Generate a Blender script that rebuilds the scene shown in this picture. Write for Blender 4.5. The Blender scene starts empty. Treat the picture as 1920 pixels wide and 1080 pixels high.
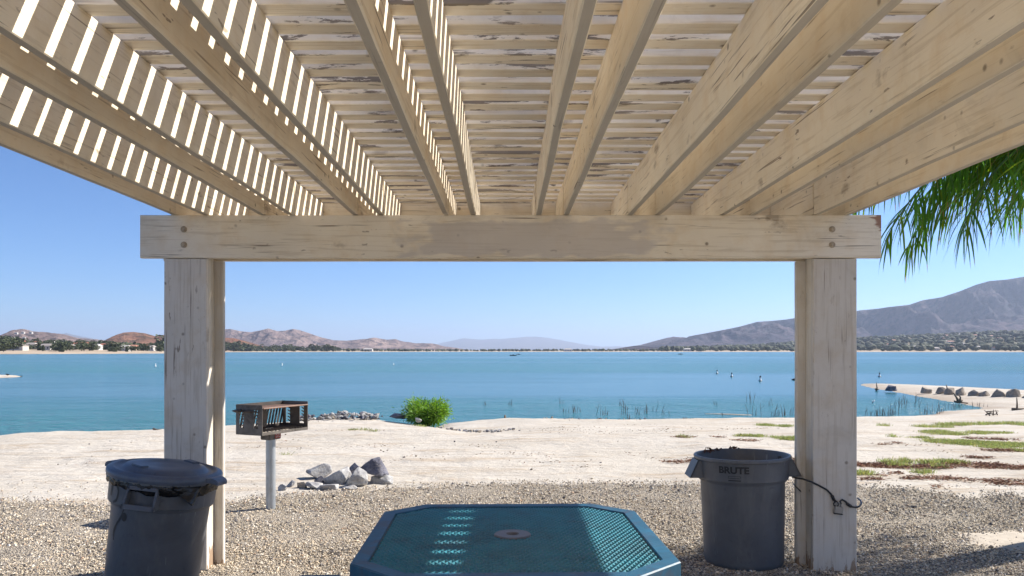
import bpy, bmesh, math, random
import numpy as np
from mathutils import Vector, Matrix, noise
from math import radians as R, sin, cos, pi

# ------------------------------------------------------------------ camera, sky, sun, exposure
F, CX, CY, H = 1450.0, 950.0, 658.0, 1.45          # focal (px of 1920), principal point, eye height
sc = bpy.context.scene
C = sc.collection
cam = bpy.data.cameras.new("camera"); camo = bpy.data.objects.new("camera", cam); C.objects.link(camo)
camo.location = (0, 0, H); camo.rotation_euler = (pi/2, 0, 0)
cam.sensor_width = 36; cam.lens = F/1920*36
cam.shift_x = (960-CX)/1920; cam.shift_y = (CY-540)/1920
cam.clip_start = 0.05; cam.clip_end = 90000
sc.camera = camo
SUNV = Vector((1.155, 0.547, 1.0)).normalized()
EL = math.asin(SUNV.z); AZ = math.atan2(SUNV.x, SUNV.y)
w = bpy.data.worlds.new("World"); sc.world = w; w.use_nodes = True
wn = w.node_tree; bg = wn.nodes["Background"]
sky = wn.nodes.new("ShaderNodeTexSky"); sky.sky_type = 'NISHITA'; sky.sun_disc = False
sky.sun_elevation = EL; sky.sun_rotation = AZ; sky.altitude = 380; sky.dust_density = 0.3; sky.ozone_density = 10
sky.air_density = 0.8
wn.links.new(sky.outputs[0], bg.inputs[0]); bg.inputs[1].default_value = 0.06
sl = bpy.data.lights.new("sun", 'SUN'); sl.energy = 3.6; sl.angle = R(0.53); sl.color = (1.0, 0.94, 0.85)
so = bpy.data.objects.new("sun", sl); C.objects.link(so)
so.rotation_euler = SUNV.to_track_quat('Z', 'Y').to_euler(); so.location = (6, 3, 12)
vs = sc.view_settings; vs.view_transform = 'Standard'; vs.look = 'None'; vs.gamma = 1; vs.exposure = 1.44
sc.cycles.max_bounces = 10; sc.cycles.diffuse_bounces = 8; sc.cycles.volume_bounces = 0
sc.cycles.transparent_max_bounces = 16

rnd = random.Random(7)
# ------------------------------------------------------------------ helpers
def G(px, py, z=0.0):
    D = F*(H-z)/(py-CY); return Vector(((px-CX)/F*D, D, z))
def P(px, D, z): return Vector(((px-CX)/F*D, D, z))
def tag(o, label=None, cat=None, group=None, kind=None):
    if label: o['label'] = label
    if cat: o['category'] = cat
    if group: o['group'] = group
    if kind: o['kind'] = kind
    return o
def empty(name, loc=(0,0,0), rz=0):
    o = bpy.data.objects.new(name, None); C.objects.link(o); o.location = loc; o.rotation_euler = (0,0,rz)
    o.empty_display_size = .1; return o
def obj(name, me, mat=None, parent=None, loc=None):
    o = bpy.data.objects.new(name, me); C.objects.link(o)
    if mat is not None and not me.materials:
        for m in (mat if isinstance(mat, (list, tuple)) else [mat]): me.materials.append(m)
    if parent: o.parent = parent
    if loc is not None: o.location = loc
    return o
def mesh(name, v, f, smooth=False):
    me = bpy.data.meshes.new(name); me.from_pydata([tuple(p) for p in v], [], f); me.update()
    if smooth: me.polygons.foreach_set('use_smooth', [True]*len(me.polygons))
    return me
def bm2me(bm, name, smooth=False):
    me = bpy.data.meshes.new(name); bm.normal_update(); bm.to_mesh(me); bm.free()
    if smooth: me.polygons.foreach_set('use_smooth', [True]*len(me.polygons))
    return me
class MB:
    def __init__(s): s.v=[]; s.f=[]
    def add(s, v, f):
        b=len(s.v); s.v+= [Vector(p) for p in v]; s.f += [tuple(i+b for i in q) for q in f]; return s
    def box(s, c, sz, M=None):
        c=Vector(c); h=Vector(sz)/2
        v=[Vector((x*h.x,y*h.y,z*h.z)) for x in (-1,1) for y in (-1,1) for z in (-1,1)]
        if M is not None: v=[M@p for p in v]
        return s.add([c+p for p in v],[(0,1,3,2),(4,6,7,5),(0,4,5,1),(2,3,7,6),(0,2,6,4),(1,5,7,3)])
    def tube(s, pts, r, n=8, cap=True):
        pts=[Vector(p) for p in pts]; rs = r if isinstance(r,(list,tuple)) else [r]*len(pts)
        v=[];f=[]; up=None
        for i,p in enumerate(pts):
            t=(pts[min(i+1,len(pts)-1)]-pts[max(i-1,0)]).normalized()
            if up is None: up = Vector((0,0,1)) if abs(t.z)<.9 else Vector((1,0,0))
            a=t.cross(up).normalized(); b=a.cross(t).normalized(); up=b
            for k in range(n):
                th=2*pi*k/n; v.append(p+(a*cos(th)+b*sin(th))*rs[i])
        for i in range(len(pts)-1):
            for k in range(n):
                k2=(k+1)%n; f.append((i*n+k,i*n+k2,(i+1)*n+k2,(i+1)*n+k))
        if cap: f.append(tuple(range(n-1,-1,-1))); f.append(tuple(range((len(pts)-1)*n,len(pts)*n)))
        return s.add(v,f)
    def lathe(s, prof, n=48, c=(0,0,0), close=False):
        v=[];f=[]; m=len(prof); c=Vector(c)
        for k in range(n):
            th=2*pi*k/n
            for r,z in prof: v.append(c+Vector((r*cos(th),r*sin(th),z)))
        for k in range(n):
            k2=(k+1)%n
            for i in range(m-1): f.append((k*m+i,k2*m+i,k2*m+i+1,k*m+i+1))
        if close:
            f.append(tuple(k*m for k in range(n-1,-1,-1))); f.append(tuple(k*m+m-1 for k in range(n)))
        return s.add(v,f)
    def me(s, name, smooth=False): return mesh(name, s.v, s.f, smooth)
    def build(s, name, mat, parent=None, loc=None, smooth=False, bevel=0):
        me = s.me(name, smooth)
        if bevel:
            bm=bmesh.new(); bm.from_mesh(me)
            bmesh.ops.bevel(bm, geom=bm.edges[:]+bm.verts[:], offset=bevel, segments=2, affect='EDGES', clamp_overlap=True)
            bm.to_mesh(me); bm.free()
        return obj(name, me, mat, parent, loc)
def smooth_by_angle(o, a=35):
    me=o.data
    bm=bmesh.new(); bm.from_mesh(me)
    for f in bm.faces: f.smooth=True
    for e in bm.edges:
        if len(e.link_faces)==2 and e.calc_face_angle(0)>R(a): e.smooth=False
    bm.to_mesh(me); bm.free(); return o

# ------------------------------------------------------------------ materials
class N:
    def __init__(s, name):
        s.m = bpy.data.materials.new(name); s.m.use_nodes=True; s.t=s.m.node_tree; s.b=s.t.nodes["Principled BSDF"]
    def n(s, typ, **kw):
        x=s.t.nodes.new(typ)
        for k,v in kw.items():
            if k.startswith('i_'):
                key=k[2:]; key=int(key) if key.isdigit() else key.replace('_',' ')
                x.inputs[key].default_value=v
            else: setattr(x,k,v)
        return x
    def l(s,a,b): s.t.links.new(a,b)
    def coord(s, kind='Object', scale=(1,1,1), rnd=False):
        tc=s.n('ShaderNodeTexCoord'); mp=s.n('ShaderNodeMapping'); mp.inputs['Scale'].default_value=scale
        s.l(tc.outputs[kind], mp.inputs[0])
        if rnd:
            oi=s.n('ShaderNodeObjectInfo'); mu=s.n('ShaderNodeMath',operation='MULTIPLY',i_1=37.0); s.l(oi.outputs['Random'],mu.inputs[0])
            s.l(mu.outputs[0], mp.inputs['Location'])
        return mp.outputs[0]
    def noise(s, vec, scale=5, detail=4, rough=.55, dist=0, out=0):
        x=s.n('ShaderNodeTexNoise'); x.inputs['Scale'].default_value=scale; x.inputs['Detail'].default_value=detail
        x.inputs['Roughness'].default_value=rough; x.inputs['Distortion'].default_value=dist; s.l(vec,x.inputs['Vector']); return x.outputs[out]
    def ramp(s, fac, stops):
        x=s.n('ShaderNodeValToRGB'); e=x.color_ramp.elements
        while len(e)<len(stops): e.new(.5)
        for i,(p,c) in enumerate(stops):
            e[i].position=p; e[i].color = (c,c,c,1) if isinstance(c,(int,float)) else (*c,1)
        s.l(fac,x.inputs[0]); return x.outputs[0]
    def mix(s, fac, a, b, mode='MIX'):
        x=s.n('ShaderNodeMix',data_type='RGBA',blend_type=mode)
        for v,i in ((fac,0),(a,6),(b,7)):
            if hasattr(v,'is_linked') : s.l(v,x.inputs[i])
            elif i==0: x.inputs[0].default_value=v
            else: x.inputs[i].default_value=(*v,1)
        return x.outputs[2]
    def math(s, op, a, b=0.0, c=None, clamp=False):
        x=s.n('ShaderNodeMath',operation=op,use_clamp=clamp)
        for i,v in enumerate((a,b,c)):
            if v is None: continue
            if hasattr(v,'is_linked'): s.l(v,x.inputs[i])
            else: x.inputs[i].default_value=v
        return x.outputs[0]
    def bump(s, h, strength=.3, dist=.01, nrm=None):
        x=s.n('ShaderNodeBump'); x.inputs['Strength'].default_value=strength; x.inputs['Distance'].default_value=dist
        s.l(h,x.inputs['Height'])
        if nrm is not None: s.l(nrm,x.inputs['Normal'])
        return x.outputs[0]
    def done(s, col=None, rough=None, nrm=None, metal=None, spec=None):
        for v,k in ((col,'Base Color'),(rough,'Roughness'),(nrm,'Normal'),(metal,'Metallic'),(spec,'Specular IOR Level')):
            if v is None: continue
            if hasattr(v,'is_linked'): s.l(v,s.b.inputs[k])
            else: s.b.inputs[k].default_value = (*v,1) if isinstance(v,tuple) else v
        return s.m

def wood(name, axis, base, peel=0.0, patch=False, dark=(.17,.125,.09), foot=False, edge=False):
    """old cream painted timber; grain along the given axis of the board"""
    m=N(name)
    lo, hi = 1.0, 22.0
    sc_=[hi,hi,hi]; sc_[axis]=lo
    v=m.coord('Object',(1,1,1),rnd=True); g=m.coord('Object',tuple(sc_),rnd=True)
    big=m.noise(v,1.6,3); mid=m.noise(v,7,5,.65)
    grain=m.noise(g,2.2,6,.6,.5)
    col=m.mix(m.ramp(big,[(.3,0),(.7,1)]), tuple(c*.88 for c in base), tuple(min(1,c*1.06) for c in base))
    col=m.mix(m.math('MULTIPLY',m.ramp(mid,[(.48,0),(.75,1)]),.45), col, (base[0]*.80,base[1]*.66,base[2]*.48))
    col=m.mix(m.math('MULTIPLY',m.ramp(grain,[(.53,0),(.62,1)]),.30), col, (base[0]*.52,base[1]*.45,base[2]*.36))
    # fine cracks along the grain
    s2=[70,70,70]; s2[axis]=1.8
    ck=m.noise(m.coord('Object',tuple(s2),rnd=True),1.0,2,.5)
    ckm=m.math('MULTIPLY',m.ramp(ck,[(.64,0),(.69,1)]),m.ramp(m.noise(v,2.4,2),[(.42,0),(.56,1)]))
    col=m.mix(m.math('MULTIPLY',ckm,.8),col,dark)
    # knots and nail rust
    s3=[5,5,5]; s3[axis]=2.4
    vo=m.n('ShaderNodeTexVoronoi'); vo.inputs['Scale'].default_value=.8; vo.inputs['Randomness'].default_value=1
    m.l(m.coord('Object',tuple(s3),rnd=True),vo.inputs['Vector'])
    kd=m.math('ADD',vo.outputs['Distance'],m.math('MULTIPLY',m.noise(v,26,3),.22))
    kn=m.ramp(kd,[(.16,1),(.25,0)])
    col=m.mix(m.math('MULTIPLY',kn,m.math('MULTIPLY_ADD',grain,1.0,.0)),col,(.16,.11,.07))
    # dark dots
    vo2=m.n('ShaderNodeTexVoronoi'); vo2.inputs['Scale'].default_value=8; m.l(v,vo2.inputs['Vector'])
    dt=m.math('MULTIPLY',m.ramp(vo2.outputs['Distance'],[(.05,1),(.12,0)]),m.ramp(m.noise(v,5,2),[(.46,0),(.52,1)]))
    col=m.mix(m.math('MULTIPLY',dt,.75),col,(.12,.09,.06))
    # short dark scuffs and flaked flecks
    s5=[34,34,34]; s5[axis]=9
    fl=m.noise(m.coord('Object',tuple(s5),rnd=True),1.0,3,.6)
    col=m.mix(m.math('MULTIPLY',m.math('MULTIPLY',m.ramp(fl,[(.66,0),(.70,1)]),m.ramp(m.noise(v,1.9,4,.6),[(.46,0),(.60,1)])),.75),col,(.14,.10,.07))
    h=m.math('MULTIPLY_ADD',fl,-.5,grain)
    # grimy soiling in large smears
    col=m.mix(m.math('MULTIPLY',m.ramp(m.noise(v,3.1,6,.7,.8),[(.56,0),(.78,1)]),.33),col,(base[0]*.42,base[1]*.38,base[2]*.33))
    if peel>0:
        s4=[9,9,9]; s4[axis]=1.1
        ge=m.n('ShaderNodeTexCoord'); sp=m.n('ShaderNodeSeparateXYZ'); m.l(ge.outputs['Normal'],sp.inputs[0])
        side=m.math('ABSOLUTE',sp.outputs[1])
        pn=m.noise(m.coord('Object',tuple(s4),rnd=True),2.0,7,.68,.3)
        side=m.math('MULTIPLY_ADD',side,.06,pn)
        pm=m.ramp(side,[(.66-peel,0),(.672-peel,1)])
        gw=m.noise(g,3,5)
        col=m.mix(pm,col,m.mix(gw,(.10,.08,.07),(.30,.26,.22)))
        h=m.math('MULTIPLY_ADD',pm,-1.2,grain)
    if patch:
        tc=m.coord('Object'); sp=m.n('ShaderNodeSeparateXYZ'); m.l(tc,sp.inputs[0])
        nx=m.noise(m.coord('Object',(1,1,2.2)),4.5,3,.5)
        ax=m.math('ABSOLUTE',m.math('SUBTRACT',sp.outputs[0],.13))
        az=m.math('ABSOLUTE',m.math('SUBTRACT',sp.outputs[2],-.01))
        q=m.math('MAXIMUM',m.math('MULTIPLY',ax,1/.80),m.math('MULTIPLY',az,1/.115))
        q=m.math('ADD',q,m.math('MULTIPLY_ADD',nx,1.3,-.68))
        pk=m.ramp(q,[(.84,1),(1.04,0)])
        col=m.mix(m.math('MULTIPLY',pk,.62),col,(.50,.465,.455))
        # bare reddish wood where paint has gone at the right end
        e=m.math('ADD',sp.outputs[0],m.math('MULTIPLY',m.noise(m.coord('Object',(4,30,30)),1.5,5,.7),.22))
        e=m.math('ADD',e,m.math('MULTIPLY',sp.outputs[2],.45))
        col=m.mix(m.ramp(m.math('SUBTRACT',e,2.0),[(.525,0),(.54,1)]),col,(.30,.17,.12))
    if foot:
        tc=m.coord('Object'); sp=m.n('ShaderNodeSeparateXYZ'); m.l(tc,sp.inputs[0])
        e=m.math('ADD',m.math('ADD',sp.outputs[2],.9),m.math('MULTIPLY',m.noise(m.coord('Object',(14,14,4),rnd=True),1.5,5,.7),.7))
        col=m.mix(m.ramp(e,[(.34,1),(.36,0)]),col,(.30,.20,.13))
        scr=m.noise(m.coord('Object',(10,10,3),rnd=True),2.5,6,.75,2.5)
        col=m.mix(m.math('MULTIPLY',m.ramp(scr,[(.64,0),(.69,1)]),.5),col,(.2,.18,.17))
    if edge:     # underside shade put into the colour: top and bottom faces greyer and darker
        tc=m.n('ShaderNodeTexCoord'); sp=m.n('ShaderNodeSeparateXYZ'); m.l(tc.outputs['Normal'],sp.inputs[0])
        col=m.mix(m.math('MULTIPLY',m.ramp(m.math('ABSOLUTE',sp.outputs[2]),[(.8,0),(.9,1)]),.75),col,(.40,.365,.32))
    oi=m.n('ShaderNodeObjectInfo')
    col=m.mix(m.math('MULTIPLY',oi.outputs['Random'],.30),col,(base[0]*.60,base[1]*.56,base[2]*.50))
    nr=m.bump(h,.35,.006)
    return m.done(col,.72,nr,spec=.25)

def scuffed(name,col,rough=.42):
    m=N(name); v=m.coord('Object',rnd=True)
    n1=m.noise(v,4,5,.65,.5); c=m.mix(m.ramp(n1,[(.3,0),(.7,1)]),tuple(x*.82 for x in col),tuple(x*1.2 for x in col))
    dust=m.noise(m.coord('Object',(1,1,.35),rnd=True),6,6,.7,.8); c=m.mix(m.math('MULTIPLY',m.ramp(dust,[(.5,0),(.72,1)]),.45),c,(.20,.20,.195))
    sx=m.noise(m.coord('Object',(46,46,4),rnd=True),1.0,3,.5,1.5); area=m.ramp(m.noise(v,3,3),[(.45,0),(.62,1)])
    c=m.mix(m.math('MULTIPLY',m.math('MULTIPLY',m.ramp(sx,[(.66,0),(.69,1)]),area),.6),c,(.34,.35,.36))
    dk=m.noise(v,9,6,.7,1.0); c=m.mix(m.math('MULTIPLY',m.ramp(dk,[(.60,0),(.70,1)]),.45),c,(.035,.04,.05))
    r=m.math('MULTIPLY_ADD',dust,.35,rough-.15)
    return m.done(c,r,m.bump(n1,.12,.01),spec=.45)

def plain(name, col, rough=.6, var=.25, scale=12, metal=0, bump=.15, bscale=60, dirt=None, dirtamt=.5, spec=.5, bdist=.003):
    m=N(name); v=m.coord('Object',rnd=True)
    n1=m.noise(v,scale,5,.6)
    c=m.mix(m.ramp(n1,[(.25,0),(.75,1)]), tuple(x*(1-var) for x in col), tuple(min(1,x*(1+var)) for x in col))
    if dirt: c=m.mix(m.math('MULTIPLY',m.ramp(m.noise(v,scale*.5,6,.7,.6),[(.5,0),(.66,1)]),dirtamt),c,dirt)
    return m.done(c,rough,m.bump(m.noise(v,bscale,4),bump,bdist),metal,spec)

PAINT=(.89,.81,.66)
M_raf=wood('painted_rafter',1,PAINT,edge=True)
M_slat=wood('peeling_slat',0,(.86,.80,.70),peel=.036)
M_beam=wood('painted_beam',0,(.80,.73,.61),patch=True)
M_beam2=wood('painted_blocking',0,(.84,.75,.60))
M_post=wood('painted_post',2,(.68,.64,.585),foot=True)
M_core=wood('rough_post_core',2,(.72,.67,.58),foot=True)
M_bolt=plain('painted_bolt',(.40,.33,.24),.7,.3,30,dirt=(.12,.09,.06),dirtamt=.7)
M_grey=scuffed('grey_bin_plastic',(.103,.109,.121))
M_greyl=scuffed('bin_lid_plastic',(.085,.105,.145),.38)
M_in=plain('bin_inside',(.05,.07,.11),.5,.2,5)
M_black=plain('black_print',(.012,.012,.014),.5,.1)
M_bag=plain('black_bag',(.005,.005,.006),.27,.2,8,bump=.6,bscale=25,bdist=.02)
M_teal=plain('teal_coated_metal',(.007,.165,.225),.30,.25,7,bump=.1,dirt=(.012,.035,.06),dirtamt=.5)
M_rim=plain('worn_teal_rim',(.010,.085,.15),.5,.35,9,bump=.25,dirt=(.055,.042,.055),dirtamt=.95)
M_ring=plain('rusty_ring',(.15,.145,.15),.5,.25,20,dirt=(.12,.075,.055),dirtamt=.35)
M_steel=plain('galvanised_pipe',(.42,.45,.47),.42,.12,10,metal=.6,dirt=(.3,.28,.25),dirtamt=.4)
M_grill=plain('sooty_grill_steel',(.15,.13,.11),.6,.35,9,metal=.3,dirt=(.035,.028,.022),dirtamt=.9)
M_soot=plain('charred_steel',(.05,.04,.035),.75,.4,14,dirt=(.15,.10,.07),dirtamt=.5)
M_ash=plain('pale_ash',(.35,.31,.26),.95,.4,30)
M_red=plain('red_sticker',(.34,.06,.045),.5,.3,25)
M_white=plain('white_paint',(.72,.72,.70),.5,.1)
M_rope=plain('black_cable',(.015,.015,.017),.45,.2)
M_lock=plain('padlock_steel',(.30,.29,.28),.4,.2,30,metal=.7)
M_leafdead=plain('dead_leaf',(.13,.055,.03),.8,.4,30)
M_driftwood=plain('grey_driftwood',(.15,.115,.085),.85,.35,15)
M_reed=plain('dry_reed',(.10,.095,.085),.85,.3,8)

def mat_rock(name, a, b, scale=5):
    m=N(name); v=m.coord('Object',rnd=True)
    n1=m.noise(v,scale,7,.68,.4); n2=m.noise(v,scale*7,5,.7)
    c=m.mix(m.ramp(n1,[(.36,0),(.62,1)]),a,b)
    c=m.mix(m.math('MULTIPLY',m.ramp(n2,[(.50,0),(.72,1)]),.5),c,tuple(x*.35 for x in a))
    st=m.noise(m.coord('Object',(1,1,6),rnd=True),scale*1.4,5,.6,1.2)
    c=m.mix(m.math('MULTIPLY',m.ramp(st,[(.55,0),(.62,1)]),.35),c,(.42,.38,.32))
    h=m.math('MULTIPLY_ADD',n1,2.0,n2)
    return m.done(c,.88,m.bump(h,.7,.02),spec=.2)
M_rockw=mat_rock('pale_granite',(.23,.225,.235),(.54,.53,.51))
M_rockd=mat_rock('dark_purple_rock',(.085,.085,.11),(.22,.22,.26))
M_rockt=mat_rock('tan_boulder',(.28,.23,.18),(.42,.36,.29),2)

def mat_attr(name, rough=.8, trans=0.0, spec=.3, attr='col'):
    m=N(name); a=m.n('ShaderNodeAttribute',attribute_name=attr); m.l(a.outputs['Color'],m.b.inputs['Base Color'])
    m.b.inputs['Roughness'].default_value=rough; m.b.inputs['Specular IOR Level'].default_value=spec
    if trans:
        tr=m.n('ShaderNodeBsdfTranslucent'); mx=m.n('ShaderNodeMixShader',i_0=trans)
        hs=m.n('ShaderNodeHueSaturation',i_Saturation=1.15,i_Value=1.5); m.l(a.outputs['Color'],hs.inputs['Color'])
        m.l(hs.outputs[0],tr.inputs[0]); m.l(m.b.outputs[0],mx.inputs[1]); m.l(tr.outputs[0],mx.inputs[2])
        m.l(mx.outputs[0],m.t.nodes['Material Output'].inputs[0])
    return m.m
M_pebble=mat_attr('pebble_stone',.85)
M_leaf=mat_attr('leaf',.5,.35)
M_palm=mat_attr('palm_leaflet',.4,.45)
M_far=mat_attr('far_foliage',.8,.1)
M_house=mat_attr('far_house_paint',.7)
M_bark=plain('bark',(.17,.13,.10),.9,.3,10,bump=.6,bscale=20,bdist=.02)

def set_cols(me, cols_per_face):
    """one colour per face, stored as a corner attribute"""
    at=me.color_attributes.new('col','FLOAT_COLOR','CORNER')
    n=np.zeros(len(me.polygons),dtype=np.int32); me.polygons.foreach_get('loop_total',n)
    c=np.asarray(cols_per_face,dtype=np.float32); c=np.hstack([c,np.ones((len(c),1),np.float32)])
    at.data.foreach_set('color',np.repeat(c,n,axis=0).ravel())

def ground_mat():
    m=N('pale_sand'); v=m.coord('Object')
    a=m.noise(v,.35,6,.6); b=m.noise(v,6,7,.7); t=m.noise(m.coord('Object',(.5,2.2,1)),1.4,6,.65,.6)
    c=m.mix(m.ramp(a,[(.35,0),(.65,1)]),(.47,.425,.36),(.55,.505,.44))
    c=m.mix(m.math('MULTIPLY',m.ramp(b,[(.52,0),(.70,1)]),.35),c,(.40,.31,.22))
    c=m.mix(m.math('MULTIPLY',m.ramp(t,[(.52,0),(.64,1)]),.6),c,(.38,.29,.20))
    # damp darker strip by the water
    ge=m.n('ShaderNodeNewGeometry'); sp=m.n('ShaderNodeSeparateXYZ'); m.l(ge.outputs['Position'],sp.inputs[0])
    z=m.math('ADD',sp.outputs[2],m.math('MULTIPLY',m.noise(v,.9,5),.12))
    c=m.mix(m.math('MULTIPLY',m.ramp(m.math('ADD',z,.5),[(.075,1),(.15,0)]),.6),c,(.28,.22,.17))
    h=m.math('MULTIPLY_ADD',t,2.0,b)
    n=m.bump(h,.75,.05); n=m.bump(m.noise(v,55,3),.3,.006,n)
    return m.done(c,.95,n,spec=.1)
def gravel_mat():
    m=N('mixed_gravel'); v=m.coord('Object')
    vo=m.n('ShaderNodeTexVoronoi'); vo.inputs['Scale'].default_value=85; m.l(v,vo.inputs['Vector'])
    sp=m.n('ShaderNodeSeparateColor'); m.l(vo.outputs['Color'],sp.inputs[0])
    c=m.ramp(sp.outputs[0],[(0,(.17,.15,.13)),(.25,(.35,.30,.23)),(.5,(.48,.41,.31)),(.75,(.57,.49,.38)),(1,(.68,.61,.50))])
    c=m.mix(m.ramp(vo.outputs['Distance'],[(.35,0),(.75,1)]),c,(.10,.085,.075))
    c=m.mix(m.math('MULTIPLY',m.ramp(m.noise(v,1.3,4),[(.4,0),(.7,1)]),.3),c,(.45,.38,.30))
    n=m.bump(m.math('SUBTRACT',1.0,vo.outputs['Distance']),1.0,.012)
    return m.done(c,.9,n,spec=.15)
def water_mat():
    m=N('lake_water')
    v=m.coord('Object'); 
    w1=m.noise(m.coord('Object',(1,1.6,1)),3.0,4,.6); w2=m.noise(m.coord('Object',(.8,1.3,1)),.45,4,.6)
    band=m.noise(m.coord('Object',(.004,.022,1)),1.0,4,.55,.4)
    c=m.mix(m.ramp(band,[(.35,0),(.65,1)]),(.012,.112,.140),(.034,.170,.180))
    h=m.math('MULTIPLY_ADD',w2,2.5,w1)
    bs=m.ramp(band,[(.36,.12),(.58,1)])
    x=m.n('ShaderNodeBump'); m.l(m.math('MULTIPLY',bs,.75),x.inputs['Strength']); x.inputs['Distance'].default_value=.22; m.l(h,x.inputs['Height'])
    m.b.inputs['IOR'].default_value=1.33
    return m.done(c,.18,x.outputs[0],spec=.42)
def hill_mat(name, a, b, c2, s):
    m=N(name); v=m.coord('Object')
    n=m.noise(v,s,8,.65,.2); n2=m.noise(v,s*9,6,.75)
    c=m.mix(m.ramp(n,[(.38,0),(.62,1)]),a,b)
    c=m.mix(m.ramp(n2,[(.47,0),(.60,1)]),c,c2)
    return m.done(c,.95,m.bump(m.noise(v,s*4,9,.72),1.0,30),spec=.05)
M_sand=ground_mat(); M_gravel=gravel_mat(); M_water=water_mat()
M_dust=plain('pale_dust',(.45,.39,.315),.95,.2,12,bump=.6,dirt=(.32,.27,.21),dirtamt=.6)

# ------------------------------------------------------------------ ground, lake
ZW=-0.5
def W(px,py): q=G(px,py,ZW); return (q.x,q.y)
# shoreline: the land polygon in plan; right of it the spit with the inlet
left_crest=[(-600,842),(-300,832),(0,820),(120,812),(300,805),(440,798),(575,786),(640,781),(705,782),(760,783),(800,785)]
def crest(px,py):
    q=G(px,py,-.02); d=1.4; return (q.x*(q.y+d)/q.y, q.y+d)
shore=[(-60,-60),(-60,9)]+[crest(a,b) for a,b in left_crest]+[P(835,20.6,0).to_tuple()[:2],P(905,22.0,0).to_tuple()[:2],W(960,786),W(1000,787),W(1100,788),W(1200,787),W(1300,786),W(1380,785),W(1450,784),W(1560,784),W(1610,783),W(1658,781),W(1710,780),
  W(1756,777),W(1765,771),W(1802,769),W(1839,767),W(1842,765),W(1802,757),W(1758,750),W(1717,742),W(1673,734),W(1636,728),W(1612,722),W(1618,719.3),W(1654,719.5),W(1728,722),W(1820,726),W(1920,731),W(2050,738),(60,26),(90,20),(90,-60)]
SH=np.array(shore)
def signed_dist(X,Y):
    d=np.full(X.shape,1e9); inside=np.zeros(X.shape,bool); n=len(SH)
    for i in range(n):
        x1,y1=SH[i]; x2,y2=SH[(i+1)%n]
        dx,dy=x2-x1,y2-y1; L=dx*dx+dy*dy
        t=np.clip(((X-x1)*dx+(Y-y1)*dy)/max(L,1e-9),0,1)
        d=np.minimum(d,np.hypot(X-(x1+t*dx),Y-(y1+t*dy)))
        if y1!=y2:
            c=((y1>Y)!=(y2>Y)) & (X<(x2-x1)*(Y-y1)/(y2-y1)+x1); inside^=c
    return np.where(inside,d,-d)
def nz(x,y,s,seed=0.0): return noise.fractal(Vector((x*s,y*s,seed)),1.0,2.0,4)
def ground_z_np(X,Y):
    d=signed_dist(X,Y)
    rt=np.clip((X+3.6)/3.2,0,1); rt=rt*rt*(3-2*rt)
    far=np.clip((Y-23)/4,0,1)
    slope=.38*(1-rt)+(.11*(1-far)+.046*far)*rt
    z=ZW+d*slope
    top=rt*(np.maximum(-.061*np.maximum(Y-14,0),-.30)*(1-far)-.22*far)
    # soft minimum with the flat
    k=.06; z=np.where(d>0, -k*np.logaddexp(-z/k,-top/k)+k*.05, np.maximum(ZW+d*.12,-3))
    return z
_gx=np.arange(-62,62,.2); _gy=np.arange(4,80,.15); _GZ=None
def ground_z(x,y):
    global _GZ
    if _GZ is None: _GZ=ground_z_np(*np.meshgrid(_gx,_gy))
    u=min(max((x+62)/.2,0),len(_gx)-1.001); q=min(max((y-4)/.15,0),len(_gy)-1.001); i=int(u); j=int(q); u-=i; q-=j
    z=float((_GZ[j,i]*(1-u)+_GZ[j,i+1]*u)*(1-q)+(_GZ[j+1,i]*(1-u)+_GZ[j+1,i+1]*u)*q)
    if y>8.5: z+=.035*min(1,(y-8.5)/3)*nz(x,y,.5,3.3)*(1 if z>-.4 else .3)
    return z
def build_ground():
    Ds=np.concatenate([[-60,-30,-15,-8,-4,-2,0,1,2,3],np.geomspace(3.3,75,330)])
    ts=np.linspace(-1.35,1.35,440)
    Y=np.repeat(Ds[:,None],len(ts),1); wd=np.maximum(np.abs(Y),3)+3; X=ts[None,:]*wd*.9
    Z=ground_z_np(X,Y)
    v=[]
    for i in range(Y.shape[0]):
        for j in range(Y.shape[1]):
            x,y,z=X[i,j],Y[i,j],Z[i,j]
            if y>7.0 and z>-.9: z+=.035*min(1,max(0,(y-7.0)/3))*nz(x,y,.5,3.3)*(1 if z>-.4 else .3)+.012*min(1,(y-7.0)/2)*nz(x,y,2.2,9.1)
            v.append((x,y,z))
    m=len(ts); f=[(i*m+j,i*m+j+1,(i+1)*m+j+1,(i+1)*m+j) for i in range(len(Ds)-1) for j in range(m-1)]
    return tag(obj('ground',mesh('ground',v,f,True),M_sand),'pale beige sand sloping to the lake',kind='structure')
build_ground()
# gravel bed under and around the shelter
ged=[(-700,925),(-300,932),(0,938),(150,944),(300,946),(420,942),(500,930),(600,922),(700,916),(800,910),(950,906),(1100,906),(1300,906),(1500,902),(1620,912),(1680,913),(1740,921),(1800,931),(1830,936),(1850,926),(1880,925),(1920,930),(2100,934),(2600,930)]
def gravel_edge(x):
    pts=[G(a,b) for a,b in ged]
    xs=[p.x for p in pts]; ys=[p.y for p in pts]
    return float(np.interp(x,xs,ys))
def build_gravel():
    v=[];f=[]; xs=np.linspace(-8.5,9.5,420); m=len(xs); K=46
    for i in range(K+1):
        for x in xs:
            e=gravel_edge(x)+.10*nz(x,0,3.5,1.7)+.04*nz(x,0,14,4.4)
            y=.6+(e-.6)*(i/K)**.6; edge=min(1,(e-y)/.25)
            v.append((x,y,.012*min(1,edge)-.004+(.012*nz(x,y,1.6,5.0)+.008 if y>2 else 0)*edge))
    f=[(i*m+j,i*m+j+1,(i+1)*m+j+1,(i+1)*m+j) for i in range(K) for j in range(m-1)]
    return tag(obj('gravel_ground',mesh('gravel_ground',v,f,True),M_gravel),'mixed tan and grey gravel round the shelter',kind='structure')
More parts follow.
